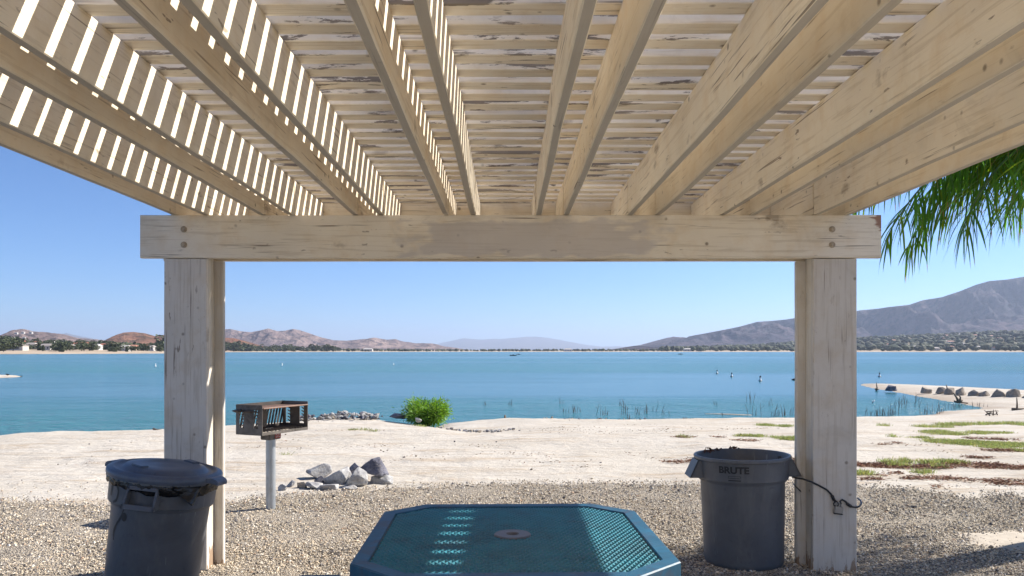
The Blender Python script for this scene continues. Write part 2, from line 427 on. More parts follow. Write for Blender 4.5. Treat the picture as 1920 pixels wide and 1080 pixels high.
build_gravel()
def gz(x,y): return .02 if y<9 and y<gravel_edge(x) else ground_z(x,y)

def build_pebbles():
    rs=np.random.RandomState(5); n=88000
    u=rs.rand(n); D=1/(1/4.95+(1/8.75-1/4.95)*u**.9)      # denser near
    t=rs.uniform(-.70,.71,n); X=t*D
    e=np.interp(X,*zip(*[(G(a,b).x,G(a,b).y) for a,b in ged]))
    over=D-e+rs.normal(0,.09,n)
    keep=over<.02+.0*X
    extra=(rs.rand(n)<.06)&(over<1.2)
    keep|=extra
    X=X[keep]; D=D[keep]; over=over[keep]; n=len(X)
    s=rs.lognormal(math.log(.0062),.36,n).clip(.003,.019)*(D/6)**.35
    octa=np.array([(1,0,0),(0,1,0),(-1,0,0),(0,-1,0),(0,0,1),(0,0,-1)],float)
    tri=np.array([(0,1,4),(1,2,4),(2,3,4),(3,0,4),(1,0,5),(2,1,5),(3,2,5),(0,3,5)])
    a=rs.uniform(0,2*pi,n); sx=rs.uniform(.8,1.5,n); sy=rs.uniform(.7,1.1,n); sz=rs.uniform(.5,.9,n)
    V=octa[None]*(1+rs.uniform(-.25,.25,(n,6,1)))
    V=V*np.stack([sx,sy,sz],1)[:,None,:]*s[:,None,None]
    til=rs.uniform(-.5,.5,n)[:,None]; z=V[...,2]+V[...,0]*til
    x=V[...,0]*np.cos(a)[:,None]-V[...,1]*np.sin(a)[:,None]+X[:,None]
    y=V[...,0]*np.sin(a)[:,None]+V[...,1]*np.cos(a)[:,None]+D[:,None]
    z=z+.018+s[:,None]*.3
    z-=np.where(over>0,.012,0)[:,None]
    verts=np.stack([x,y,z],2).reshape(-1,3)
    faces=(tri[None]+6*np.arange(n)[:,None,None]).reshape(-1,3)
    me=bpy.data.meshes.new('gravel_stones'); me.from_pydata(verts.tolist(),[],faces.tolist()); me.update()
    pal=np.array([(.62,.55,.45),(.52,.44,.33),(.44,.37,.28),(.34,.30,.25),(.23,.21,.20),(.58,.47,.34),(.68,.63,.55),(.14,.13,.13),(.46,.32,.22)])
    ci=rs.choice(len(pal),n,p=[.17,.2,.16,.12,.09,.10,.07,.06,.03]); col=pal[ci]*rs.uniform(.8,1.15,(n,1))
    set_cols(me,np.repeat(col,8,axis=0))
    tag(obj('gravel_stones',me,M_pebble),'loose tan, white and dark gravel stones over the ground','gravel',kind='stuff')
build_pebbles()
# pale dusty patch in the gravel at right
def patch_sheet(name,label,px,py,rx,ry,z,mat,kind='structure'):
    c=G(px,py); v=[(c.x,c.y,z+.006)]; n=90; K=8
    for k in range(1,K+1):
        for i in range(n):
            a=2*pi*i/n; r=(1+.28*nz(cos(a)*1.3,sin(a)*1.3,1.0,px)+.08*nz(cos(a),sin(a),9,px))*k/K
            v.append((c.x+rx*r*cos(a),c.y+ry*r*sin(a),z+.006-.02*(k/K)**3))
    f=[(0,1+i,1+(i+1)%n) for i in range(n)]
    for k in range(K-1):
        for i in range(n): f.append((1+k*n+i,1+(k+1)*n+i,1+(k+1)*n+(i+1)%n,1+k*n+(i+1)%n))
    return tag(obj(name,mesh(name,v,f,True),mat),label,kind=kind)
patch_sheet('dust_patch','pale dusty bare patch in the gravel by the right edge',1925,1018,.60,.40,.024,M_dust)

# lake
def build_water():
    Ds=[4,8,12,16,20,30,45,70,110,180,300,500,900,1600,2600]; ts=np.linspace(-1.6,1.6,33); m=len(ts)
    v=[(t*(D+20),D,ZW) for D in Ds for t in ts]
    f=[(i*m+j,i*m+j+1,(i+1)*m+j+1,(i+1)*m+j) for i in range(len(Ds)-1) for j in range(m-1)]
    tag(obj('lake_water',mesh('lake_water',v,f),M_water),'blue teal lake water with fine ripples',kind='structure')
build_water()
# small low bars of sand in the water
def bar(name,label,pts,zt):
    q=[G(a,b,ZW) for a,b in pts]; c=sum(q,Vector())/len(q); v=[(c.x,c.y,ZW+zt)]; f=[]; n=len(q)
    for s,z in ((.75,zt*.8),(1.0,-.02),(1.05,-.3)):
        for p in q: v.append((c.x+(p.x-c.x)*s,c.y+(p.y-c.y)*s,ZW+z))
    f=[(0,1+i,1+(i+1)%n) for i in range(n)]
    for k in range(2):
        for i in range(n): f.append((1+k*n+i,1+(k+1)*n+i,1+(k+1)*n+(i+1)%n,1+k*n+(i+1)%n))
    tag(obj(name,mesh(name,v,f,True),M_sand),label,kind='structure')
bar('sandbar','thin sandbar in the lake at the left edge',[(-120,706),(-40,703.6),(0,704.5),(30,705.4),(44,706.2),(30,707.3),(0,708.6),(-60,709.5)],.12)
bar('sandbar','narrow wet sandbar off the beach near the right post',[(1310,775.8),(1340,775.6),(1370,776.4),(1400,777.6),(1420,778.6),(1400,778.9),(1370,777.8),(1335,776.6)],.015)

# ------------------------------------------------------------------ far shore and mountains
def ip(px,pts): return float(np.interp(px,[p[0] for p in pts],[p[1] for p in pts]))
DS=[(-900,400),(0,470),(200,520),(310,600),(360,800),(430,1200),(900,1800),(1500,1500),(1700,1380),(1920,1300),(2800,1100)]
HM=[(-900,14),(0,10),(310,7),(430,9),(700,5),(900,3),(1200,5),(1400,16),(1600,42),(1800,56),(1920,62),(2800,80)]
def sst(a): a=max(0,min(1,a)); return a*a*(3-2*a)
def far_z(px,D):
    ds=ip(px,DS); a=(D-ds)/ds
    return -.5-.05+ (ip(px,HM))*sst(a*.95)+ (.9*min(1,(D-ds)/(ds*.05)) if D>ds else -1)
def build_far():
    pxs=np.linspace(-1300,3200,500); fr=[-.03,0,.02,.05,.08,.12,.17,.23,.3,.4,.5,.62,.75,.9,1.05,1.5,2.5,5,12,30]
    v=[]; m=len(pxs)
    for a in fr:
        for px in pxs:
            ds=ip(px,DS)*(1+.01*noise.noise(Vector((px*.03,0,0)))); D=ds*(1+a); t=(px-CX)/F
            v.append((t*D,D,far_z(px,D)))
    f=[(i*m+j,i*m+j+1,(i+1)*m+j+1,(i+1)*m+j) for i in range(len(fr)-1) for j in range(m-1)]
    mt=N('far_shore_soil'); vv=mt.coord('Object')
    c=mt.mix(mt.ramp(mt.noise(vv,.02,6,.6),[(.4,0),(.6,1)]),(.46,.38,.29),(.38,.30,.22))
    ge=mt.n('ShaderNodeNewGeometry'); sp=mt.n('ShaderNodeSeparateXYZ'); mt.l(ge.outputs['Position'],sp.inputs[0])
    up=mt.ramp(mt.math('ADD',mt.math('MULTIPLY',sp.outputs[2],.1),mt.math('MULTIPLY',mt.noise(vv,.01,5),.4)),[(.42,0),(.55,1)])
    c=mt.mix(up,c,mt.mix(mt.noise(vv,.03,6,.7),(.10,.10,.06),(.26,.20,.13)))
    tag(obj('far_shore',mesh('far_shore',v,f,True),mt.done(c,.95,spec=.05)),'low beige far shore of the lake',kind='structure')
build_far()
def mountain(name,label,prof,D0,D1,mat,seed,nx=420,ny=44,amp=.42,ns=1.0,x0=None,x1=None,base=0.0):
    x0=prof[0][0] if x0 is None else x0; x1=prof[-1][0] if x1 is None else x1
    pxs=np.linspace(x0,x1,nx); v=[]
    for i in range(ny):
        u=i/(ny-1)
        for px in pxs:
            vv=u/.8
            D=D0+(D1-D0)*u*1.0; t=(px-CX)/F
            hr=(CY-ip(px,prof))/F*(D0+(D1-D0)*.8)
            X=t*D
            if vv<=1: s=vv**1.15
            else: s=max(0,1-(vv-1)*2.2)
            q=Vector((X*ns/420,D*ns/1000,seed))
            r=noise.ridged_multi_fractal(q,.9,2.1,6,1.0,2.0)      # ~0..2
            r2=noise.fractal(q*5,1.0,2.0,5)
            er=1.6*amp*(r/1.3-.75)*min(1,s*2.2)*(1-max(0,s-.55)/.45*.82)
            z=hr*max(0,s+er*s*.9+ .05*r2*s*(1-.6*s))
            z=min(z,(CY-ip(px,prof)+1.2)/F*D) if s<.999 else z
            v.append((X,D,base+z+1.4*s))
    f=[(i*nx+j,i*nx+j+1,(i+1)*nx+j+1,(i+1)*nx+j) for i in range(ny-1) for j in range(nx-1)]
    return tag(obj(name,mesh(name,v,f,True),mat),label,kind='structure')
M_mR=hill_mat('chaparral_slopes',(.045,.042,.058),(.14,.10,.105),(.022,.026,.036),.0022)  # slope colours carry a blue-purple tint standing in for distance haze
M_mL=hill_mat('dry_brush_hills',(.17,.13,.13),(.36,.265,.23),(.09,.078,.08),.0026)
M_mRed=hill_mat('red_brown_hills',(.24,.115,.075),(.36,.20,.125),(.12,.08,.05),.003)
M_mF=hill_mat('far_range',(.12,.11,.09),(.18,.15,.12),(.09,.09,.07),.0005)
mountain('distant_mountains','pale blue mountain range far beyond the lake',[(760,657),(800,650),(830,642),(870,634.5),(905,636.5),(950,634),(985,630.5),(1015,632),(1050,637),(1090,645),(1130,650),(1160,649),(1190,651),(1240,655),(1300,657)],17000,24000,M_mF,4.4,260,24,.25,.25)
mountain('distant_mountains','pale blue peak beyond the left hills',[(60,645),(100,629),(125,625),(150,630),(200,640),(260,650)],12000,16000,M_mF,8.4,100,16,.25,.3)
mountain('mountain_range','dark blue brown mountain range rising to the right edge',[(1140,657),(1165,653),(1200,648),(1230,640),(1262,631.5),(1290,632),(1350,621),(1385,614),(1420,604.5),(1445,603),(1475,600),(1500,596),(1545,592),(1580,590),(1612,583),(1645,580),(1665,577),(1705,572.5),(1730,564),(1765,558.5),(1800,547),(1830,535),(1855,528),(1890,525),(1925,519),(2000,510),(2150,512),(2400,520),(2800,540)],3900,6200,M_mR,1.3,900,120,.85,1.0)
mountain('foothill','low dark foothill at the left end of the right range',[(1130,657),(1160,653),(1185,649),(1205,648),(1230,651),(1260,656)],2400,3100,M_mR,2.9,80,20,.3,2)
mountain('hills','dry grey purple hills across the lake left of centre',[(250,650),(330,632),(380,626),(418,619),(431,618),(450,622),(470,624),(487,621),(503,617),(520,622),(535,621),(549,618),(562,620),(580,626),(600,633),(625,639),(650,640),(680,637),(702,634),(725,638),(742,637),(775,643),(810,645),(835,650),(880,656)],3300,4500,M_mL,6.1,700,80,.85,1.25)
mountain('red_hill','rounded red brown hill beyond the left shore town',[(170,652),(190,641),(210,631),(232,624.5),(250,623.5),(272,626),(290,631),(315,628),(340,632),(400,632),(440,634),(470,643),(500,652),(520,656)],1500,2000,M_mRed,5.2,260,40,.5,2.2)
mountain('town_hill','dry hill with houses at the left edge',[(-500,640),(-200,630),(-60,634),(0,628),(22,619),(42,617),(60,621),(88,623),(120,628),(150,636),(185,640),(225,652)],1400,2200,M_mL,3.7,300,34,.5,2.2)
mountain('hills','low lilac hills between the town hill and the red hill',[(90,640),(130,630),(160,633),(200,635),(260,636),(330,640),(400,650)],2500,3600,M_mL,9.7,160,24,.6,1.6)

# ------------------------------------------------------------------ pergola
def board(name, axis, L, a, b, mat, parent, loc, rz=0, wob=.003, seg=26, ch=.004, seed=0, cut=0.0):
    """board along 'axis' (0 x,1 y,2 z); a = width along the first other axis, b = along the second"""
    ha,hb=a/2,b/2
    ring=[(-ha+ch,-hb),(ha-ch,-hb),(ha,-hb+ch),(ha,hb-ch),(ha-ch,hb),(-ha+ch,hb),(-ha,hb-ch),(-ha,-hb+ch)]
    v=[];f=[]; n=8
    for i in range(seg+1):
        s=-L/2+L*i/seg
        o1=wob*noise.noise(Vector((s*.9,seed*3.1,0)))*1.6; o2=wob*noise.noise(Vector((s*.8,seed*3.1,7)))*1.6
        for k,(p,q) in enumerate(ring):
            j=wob*.35*noise.noise(Vector((s*4,k*2.3,seed)))
            ss=s
            pq=[p+o1+j,q+o2+j*.5]; c=[0,0,0]; c[axis]=ss; oth=[x for x in (0,1,2) if x!=axis]; c[oth[0]]=pq[0]; c[oth[1]]=pq[1]
            v.append(c)
    for i in range(seg):
        for k in range(n):
            q=(i*n+k,i*n+(k+1)%n,(i+1)*n+(k+1)%n,(i+1)*n+k); f.append(q)
    f.append(tuple(range(n))); f.append(tuple(range(seg*n,seg*n+n)))
    me=mesh(name,v,f); bm=bmesh.new(); bm.from_mesh(me); bmesh.ops.recalc_face_normals(bm,faces=bm.faces[:]); bm.to_mesh(me); bm.free()
    o=obj(name,me,mat,parent,loc); o.rotation_euler.z=rz; return o
YF=5.04; ZB=H+.887; ZT=H+1.115; ZBB=H+.604
YB0,YB1=-2.2,YF-.012          # rafters run from behind the viewer to the front of the beam
perg=empty('pergola',(0,YF,0)); tag(perg,'cream painted wooden pergola with slatted roof over the picnic table','pergola')
def pp(x,y,z): return (x,y-YF,z)
XR=[-2.19,-1.985,-1.61,-1.42,-1.005,-.836,-.415,-.236,.188,.369,.788,.970,1.391,1.58,1.993,2.20]
YE=5.84
for i,x in enumerate(XR):
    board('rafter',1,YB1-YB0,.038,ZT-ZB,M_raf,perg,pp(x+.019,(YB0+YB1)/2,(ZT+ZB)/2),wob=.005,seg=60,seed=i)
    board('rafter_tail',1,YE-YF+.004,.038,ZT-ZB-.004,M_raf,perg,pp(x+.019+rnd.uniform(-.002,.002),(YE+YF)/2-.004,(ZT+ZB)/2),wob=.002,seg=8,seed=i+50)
# blocking closing the roof ends
board('fascia_board',0,4.5,.038,ZT-ZB+.004,M_beam2,perg,pp(.03,YE+.021,(ZT+ZB)/2),wob=.002,seg=30,seed=3)
board('fascia_board',0,4.5,.038,ZT-ZB+.004,M_beam2,perg,pp(.03,YB0-.021,(ZT+ZB)/2),wob=.002,seg=30,seed=5)
# slats
SP=.1452
# bottoms of the slats line up with the rows seen in the photograph
k=0; y=YE-.02
y0=1.115*F/648.3     # a bright front edge seen at y=9.7
j0=int((y0-YB0)/SP)
yy=y0-j0*SP
while yy<YE+.02:
    L=4.60+rnd.uniform(-.03,.03)
    wv=.086+rnd.uniform(-.003,.003)
    o=board('slat',0,L,wv,.036+rnd.uniform(-.002,.002),M_slat,perg,pp(.035+rnd.uniform(-.02,.02),yy+wv/2,ZT+.0195),rz=rnd.uniform(-.0012,.0012),wob=.004,seg=30,ch=.003,seed=100+k)
    o.rotation_euler.x=rnd.uniform(-.03,.03)
    yy+=SP+rnd.uniform(-.003,.003)*0; k+=1
# beams: front and rear board of each
def beam(y,front):
    o=board('beam',0,4.83,.042,ZB-ZBB-.002,M_beam,perg,pp(.026,y+.021,(ZB+ZBB)/2),wob=.002,seg=40,ch=.005,seed=y)
    if front:
        for bx in (345,1560):
            for by in (430,459):
                bxw=(bx-CX)/F*YF; bz=H+(CY-by)/F*YF
                mb=MB(); 
                mb.tube([(0,0,0),(0,-.004,0)],.021,14); mb.tube([(0,-.004,0),(0,-.015,0)],.0125,6)
                mb.build('bolt',M_bolt,o,loc=(bxw-.026,-.021,bz-(ZB+ZBB)/2))
    return o
beam(YF,True)
b2=board('beam',0,4.66,.042,ZB-ZBB-.002,M_beam2,perg,pp(.02,YF+.185,(ZB+ZBB)/2),wob=.002,seg=40,ch=.005,seed=8)
for yb in (-1.5,-1.315): board('beam',0,4.7,.042,ZB-ZBB-.002,M_beam2,perg,pp(.02,yb,(ZB+ZBB)/2),wob=.002,seg=30,ch=.005,seed=yb)
def post(x0,x1,inn,y):
    """core with a facing board before it and a wider one behind that shows on the inner side (inn)"""
    h=ZBB-.004+.25; zc=h/2-.25; xm=(x0+x1)/2; wd=x1-x0
    core=board('post',2,h+.2,wd-.008,.098,M_core,perg,pp(xm,y+.003+.041+.0005+.049,zc+.1),wob=.001,seg=30,ch=.003,seed=x0)
    bx=.056*inn
    board('facing_board',2,h,wd,.040,M_post,core,(0,-.0495-.0205,-.1),wob=.0015,seg=30,ch=.005,seed=x0+1)
    board('facing_board',2,h,wd,.040,M_post,core,(bx,.0495+.0205,-.1),wob=.0015,seg=30,ch=.005,seed=x0+2)
post(-2.235,-1.955,1,YF); post(1.999,2.285,-1,YF)
post(-2.235,-1.955,1,-1.52); post(1.999,2.285,-1,-1.52)

# ------------------------------------------------------------------ picnic table
TZ=H-.742
tab=empty('picnic_table',(.024,3.145,0),R(1.2)); tag(tab,'teal coated steel mesh picnic table with cut corners and umbrella hole','table')
HWX,HWY,CUT=.577,.605,.175
def octo(a,b,c): return [(-a+c,-b),(a-c,-b),(a,-b+c),(a,b-c),(a-c,b),(-a+c,b),(-a,b-c),(-a,-b+c)]
mb=MB(); o1=octo(HWX,HWY,CUT); o2=octo(HWX-.052,HWY-.052,CUT-.022); o3=octo(HWX+.004,HWY+.004,CUT); 
rings=[(octo(HWX-.003,HWY-.003,CUT),TZ-.058),(o3,TZ-.056),(o3,TZ-.004),(octo(HWX,HWY,CUT),TZ),(o2,TZ-.001),(octo(HWX-.054,HWY-.054,CUT-.023),TZ-.006),(octo(HWX-.054,HWY-.054,CUT-.023),TZ-.04)]
v=[(x,y,z) for ring,z in rings for x,y in ring]
f=[(i*8+k,i*8+(k+1)%8,(i+1)*8+(k+1)%8,(i+1)*8+k) for i in range(len(rings)-1) for k in range(8)]
mb.add(v,f); fr=mb.build('rim',M_rim,tab)
# expanded metal mesh: tilted flat strands, cut to the octagon
def in_oct(x,y,a,b,c): return abs(x)<a and abs(y)<b and abs(x)+abs(y)<a+b-c
mb=MB(); px_,py_=.024,.045
nx=int(HWX*2/px_)+2; ny=int(HWY*2/py_)+2
vv=[];ff=[]
A_,B_,C_=HWX-.05,HWY-.05,CUT-.022
for i in range(-nx//2,nx//2+1):
    for j in range(-ny//2,ny//2+1):
        for sx in (-1,1):
            for sy in (-1,1):
                # from node (i,j) (bond) to the half-offset node
                x0=i*px_; y0_=j*py_; x1=x0+sx*px_/2; y1=y0_+sy*py_/2
                if not (in_oct(x0,y0_,A_,B_,C_) and in_oct(x1,y1,A_,B_,C_)): continue
                if (x0*x0+y0_*y0_)<.05**2: continue
                b=len(vv); wv=.0041
                # strand: flat ribbon tilted
                dx,dy=x1-x0,y1-y0_; l=math.hypot(dx,dy); nx_,ny_=-dy/l,dx/l
                if ny_<0: nx_,ny_=-nx_,-ny_
                t=.0030
                for (ex,ey) in ((x0,y0_),(x1,y1)):
                    vv+=[(ex-nx_*wv,ey-ny_*wv,TZ-.008-t),(ex+nx_*wv,ey+ny_*wv,TZ-.008+t),(ex+nx_*wv,ey+ny_*wv,TZ-.0125+t),(ex-nx_*wv,ey-ny_*wv,TZ-.0125-t)]
                ff+=[(b,b+4,b+5,b+1),(b+1,b+5,b+6,b+2),(b+2,b+6,b+7,b+3),(b+3,b+7,b+4,b)]
obj('mesh_top',mesh('mesh_top',vv,ff),M_teal,tab)
mb=MB(); mb.lathe([(.024,TZ-.05),(.024,TZ-.004),(.028,TZ+.000),(.071,TZ+.000),(.075,TZ-.004),(.075,TZ-.014)],40)
smooth_by_angle(mb.build('umbrella_ring',M_ring,tab))
mb=MB()
for s in (-1,1): mb.box((s*.30,0,TZ-.030),(.04,HWY*2-.13,.03)); mb.box((0,s*.30,TZ-.0305),(.56,.035,.028))
mb.build('support_bars',M_teal,tab)
for sx in (-1,1):
    for sy in (-1,1):
        mb=MB(); mb.tube([(sx*.30,sy*.28,TZ-.046),(sx*.30,sy*.28,.40),(sx*.36,sy*.34,.16),(sx*.36,sy*.34,.005)],.022,12); mb.build('leg',M_teal,tab,smooth=True)
def bench(cx,cy,lx,ly):
    mb=MB(); z=.45; o_=octo(lx/2,ly/2,.05)
    rr=[(o_,z-.035),(o_,z-.003),(octo(lx/2-.004,ly/2-.004,.05),z),(octo(lx/2-.03,ly/2-.03,.04),z),(octo(lx/2-.03,ly/2-.03,.04),z-.006)]
    v=[(cx+x,cy+y,q) for ring,q in rr for x,y in ring]
    f=[(i*8+k,i*8+(k+1)%8,(i+1)*8+(k+1)%8,(i+1)*8+k) for i in range(len(rr)-1) for k in range(8)]+[tuple((len(rr)-1)*8+k for k in range(8)),tuple(range(7,-1,-1))]
    mb.add(v,f); s=mb.build('seat',M_rim,tab)
    d=Vector((cx,cy,0)).normalized(); mb=MB()
    mb.tube([Vector((cx,cy,z-.037)),Vector((cx,cy,.30)),d*.55+Vector((0,0,.18)),d*.36+Vector((0,0,.14))],.02,10); mb.build('seat_arm',M_teal,tab,smooth=True)
bench(-.85,0,.27,.66); bench(0,-.9,.66,.27); bench(0,.80,.60,.2)

# ------------------------------------------------------------------ rubbish bins
BH=.735
def body_r(z):   # outer radius of the bin against height
    return .262+.016*(z/BH)
def make_bin(name, loc, rz, tilt, label, hscale=1.0, with_bag=False):
    root=empty(name,loc,rz); root.rotation_euler=(tilt[0],tilt[1],rz); tag(root,label,'bin'); root.scale=(.94,.94,1) if tilt[1]>.05 else (1,1,1)
    n=64; hb=BH*hscale; z1=hb-.155
    prof=[(.0,.004),(.235,.0),(.256,.012),(.262,.04),(.277,z1-.012),(.279,z1-.004),(.291,z1),(.300,z1+.006),(.304,hb-.03),(.306,hb-.026),(.318,hb-.022),(.321,hb-.008),(.316,hb),(.304,hb),(.299,hb-.008),(.294,hb-.16),(.270,hb-.18),(.255,.03),(0,.02)]
    mb=MB(); mb.lathe(prof,n); b=mb.build('body',M_grey,root); smooth_by_angle(b,50)
    return root,b,hb,z1
def bin_handle(root,ang,hb,z1,hollow=True):
    """flared bracket handle under the rim: two webs and a sloping face with a slot"""
    bm=bmesh.new(); wd=.085; zt=hb-.028; zb=z1+.012
    def pt(u,r,z): 
        a=ang; return Vector((cos(a)*r-sin(a)*u, sin(a)*r+cos(a)*u, z))
    ri=.270; top=.316; bot=.372
    mb=MB()
    th=.012
    for s in (-1,1):    # side webs
        u0,u1=s*wd,s*(wd-th)
        v=[pt(u0,ri,zt),pt(u0,top,zt),pt(u0*1.08,bot,zb),pt(u0*1.08,ri,zb),pt(u1,ri,zt),pt(u1,top,zt),pt(u1*1.08,bot,zb),pt(u1*1.08,ri,zb)]
        mb.add(v,[(0,1,2,3),(7,6,5,4),(0,4,5,1),(1,5,6,2),(2,6,7,3)])
    # outer face: lower lip and upper lip leaving a slot
    def lip(f0,f1):
        z0=zt+(zb-zt)*f0; zz1=zt+(zb-zt)*f1; r0=top+(bot-top)*f0; r1=top+(bot-top)*f1; k0=1+.08*f0;k1=1+.08*f1
        v=[pt(-wd*k0,r0,z0),pt(wd*k0,r0,z0),pt(wd*k1,r1,zz1),pt(-wd*k1,r1,zz1),pt(-wd*k0,r0-th,z0),pt(wd*k0,r0-th,z0),pt(wd*k1,r1-th,zz1),pt(-wd*k1,r1-th,zz1)]
        mb.add(v,[(0,1,2,3),(7,6,5,4),(0,4,5,1),(2,6,7,3),(0,3,7,4),(1,5,6,2)])
    lip(0,.16); lip(.80,1.0)
    if not hollow: lip(.16,.80)
    o=mb.build('handle',M_grey,root); return o
# open bin by the right post
binA,bodyA,hbA,z1A=make_bin('rubbish_bin',(1.615,5.27,.012),R(-1.5),(0,R(-1.0)),'open grey plastic rubbish bin with black lettering beside the right post')
bin_handle(binA,0,hbA,z1A,False); bin_handle(binA,pi,hbA,z1A,False)
def wrap_on_bin(me,ang0,zc,hb,z1,off=.0015,tilt=0):
    """bend a flat mesh (x to the right, y up) on the bin's surface about direction ang0"""
    for vtx in me.vertices:
        z=zc+vtx.co.y
        if z>z1+.006: r=.300+(.304-.300)*(z-z1-.006)/(hb-.03-z1-.006)
        else: r=.262+(.277-.262)*(z-.04)/(z1-.012-.04)
        r+=off+vtx.co.z*1.0; a=ang0+vtx.co.x/r
        vtx.co=Vector((r*cos(a),r*sin(a),z))
    me.update()
def text_mesh(s,size,bold=0.0,sx=1.0):
    cu=bpy.data.curves.new('t','FONT'); cu.body=s; cu.size=size; cu.offset=bold; cu.align_x='CENTER'; cu.resolution_u=6
    o=bpy.data.objects.new('t',cu); C.objects.link(o); dg=bpy.context.evaluated_depsgraph_get()
    me=bpy.data.meshes.new_from_object(o.evaluated_get(dg)); bpy.data.objects.remove(o); bpy.data.curves.remove(cu)
    bm=bmesh.new(); bm.from_mesh(me); bmesh.ops.triangulate(bm,faces=bm.faces[:])
    bmesh.ops.subdivide_edges(bm,edges=[e for e in bm.edges if e.calc_length()>size*.4],cuts=2)
    for v_ in bm.verts: v_.co.x*=sx
    bm.to_mesh(me); bm.free(); return me
# the print faces the viewer (direction of the viewer from the bin, slightly to its left)
lang=R(-115.5)
me=text_mesh('BRUTE',.060,.0022,1.10); me.name='lettering'; wrap_on_bin(me,lang,hbA-.088,hbA,z1A,.0012); obj('lettering',me,M_black,binA)
mb=MB()
def flat(mb,x0,y0,x1,y1,k=6):
    for i in range(k):
        a=x0+(x1-x0)*i/k; b=x0+(x1-x0)*(i+1)/k; mb.add([(a,y0,0),(b,y0,0),(b,y1,0),(a,y1,0)],[(0,1,2,3)])
flat(mb,-.040,.020,.040,.0225); flat(mb,-.034,.005,.034,.0075); flat(mb,-.040,.005,-.0375,.0225,1); flat(mb,.0375,.005,.040,.0225,1); flat(mb,-.040,-.010,.040,-.003)
flat(mb,-.033,.0098,.033,.0115)
me=mb.me('printed_mark'); wrap_on_bin(me,lang+.02,hbA-.128,hbA,z1A,.0012); obj('printed_mark',me,M_black,binA)
# a liner floor of rubbish inside
mb=MB(); mb.lathe([(0,hbA-.33),(.1,hbA-.32),(.2,hbA-.34),(.262,hbA-.36)],30); 
for v_ in mb.v: v_.z+=.03*noise.noise(v_*9)
tag(mb.build('rubbish',M_bag,None,loc=(1.615,5.27,.012)),'dark rubbish sack lying inside the open bin','bag')
def leaf_litter(name,label,cat,centers,n,size,mat,group=None):
    mb=MB()
    for i in range(n):
        c,rad=rnd.choice(centers); p=Vector(c)+Vector((rnd.uniform(-1,1)*rad[0],rnd.uniform(-1,1)*rad[1],rnd.uniform(-1,1)*rad[2]))
        M=Matrix.Rotation(rnd.uniform(0,6.3),3,'Z')@Matrix.Rotation(rnd.uniform(-.9,.9),3,'X')@Matrix.Rotation(rnd.uniform(-.9,.9),3,'Y')
        s=size*rnd.uniform(.6,1.4)
        mb.add([p+M@Vector(q)*s for q in ((-1,0,0),(-.3,.35,.1),(.4,.28,.05),(1,0,.2),(.4,-.3,0),(-.3,-.33,.1))],[(0,1,2,3),(0,3,4,5)])
    return tag(mb.build(name,mat),label,cat,group)
zr=hbA+.012
leaf_litter('dead_leaves','dark dead leaves caught on the left back rim of the open bin','leaves',[((1.49,5.53,zr+.0),(.07,.02,.008)),((1.44,5.50,zr-.01),(.04,.02,.006))],26,.018,M_leafdead)
leaf_litter('dead_leaves','small curled dead leaf on the back middle rim of the open bin','leaves',[((1.64,5.58,zr+.006),(.035,.01,.006))],9,.018,M_leafdead)

# lidded bin at left
binB,bodyB,hbB,z1B=make_bin('rubbish_bin',(-2.05,4.43,-.01),R(0),(R(0),R(7.2)),'grey plastic rubbish bin with closed lid and black liner beside the left post',1.045)
hangB=R(-87)+.12
bin_handle(binB,hangB-.12,hbB,z1B,True); bin_handle(binB,hangB-.12+pi,hbB,z1B,True)
# lid
lz=hbB+.006; mb=MB()
mb.lathe([(.300,lz-.012),(.322,lz-.016),(.328,lz-.008),(.328,lz+.012),(.322,lz+.020),(.300,lz+.024),(.292,lz+.028),(.284,lz+.024),(.270,lz+.018),(.246,lz+.018),(.236,lz+.024),(.225,lz+.038),(.19,lz+.044),(.14,lz+.046),(.12,lz+.041),(.06,lz+.041),(0,lz+.042)],72)
lid=mb.build('lid',M_greyl,binB); smooth_by_angle(lid,60)
la=R(-12)
for s in (0,pi):
    a=la+s; d=Vector((cos(a),sin(a),0)); u=Vector((-sin(a),cos(a),0)); mb=MB()
    v=[]
    for r,z,hw,t in ((.315,lz+.003,.075,.013),(.345,lz+.006,.060,.014),(.375,lz+.000,.055,.013),(.388,lz-.010,.052,.010)):
        for su,sz in ((-1,-1),(1,-1),(1,1),(-1,1)): v.append(d*r+u*hw*su+Vector((0,0,z+t*sz)))
    f=[(i*4+k,i*4+(k+1)%4,(i+1)*4+(k+1)%4,(i+1)*4+k) for i in range(3) for k in range(4)]+[(12,13,14,15)]
    mb.add(v,f); mb.build('lid_handle',M_greyl,lid,bevel=.003)
# raised bars on the lid
for a in (R(60),R(240)):
    d=Vector((cos(a),sin(a),0)); mb=MB(); mb.box(d*.18+Vector((0,0,lz+.047)),(.05,.10,.012),Matrix.Rotation(a,3,'Z')); mb.build('lid_rib',M_greyl,lid,bevel=.004)
# crumpled liner
v=[];f=[]; n=220; m=9
for i in range(n):
    a=2*pi*i/n
    front=max(0,cos(a-R(-40)))
    drop=.052+.024*noise.noise(Vector((cos(a)*3,sin(a)*3,1)))+.02*front
    for k in range(m):
        u=k/(m-1); r=.309+.008*sin(u*pi)+.007*noise.noise(Vector((a*14,u*5,2)))+.004*noise.noise(Vector((a*40,u*9,5)))
        v.append((r*cos(a),r*sin(a),hbB+.004-u*drop+.005*noise.noise(Vector((a*20,u*3,9)))))
f=[(i*m+k,((i+1)%n)*m+k,((i+1)%n)*m+k+1,i*m+k+1) for i in range(n) for k in range(m-1)]
bag=obj('liner',mesh('liner',v,f,True),M_bag,binB)
sd=bag.modifiers.new('s','SOLIDIFY'); sd.thickness=.003
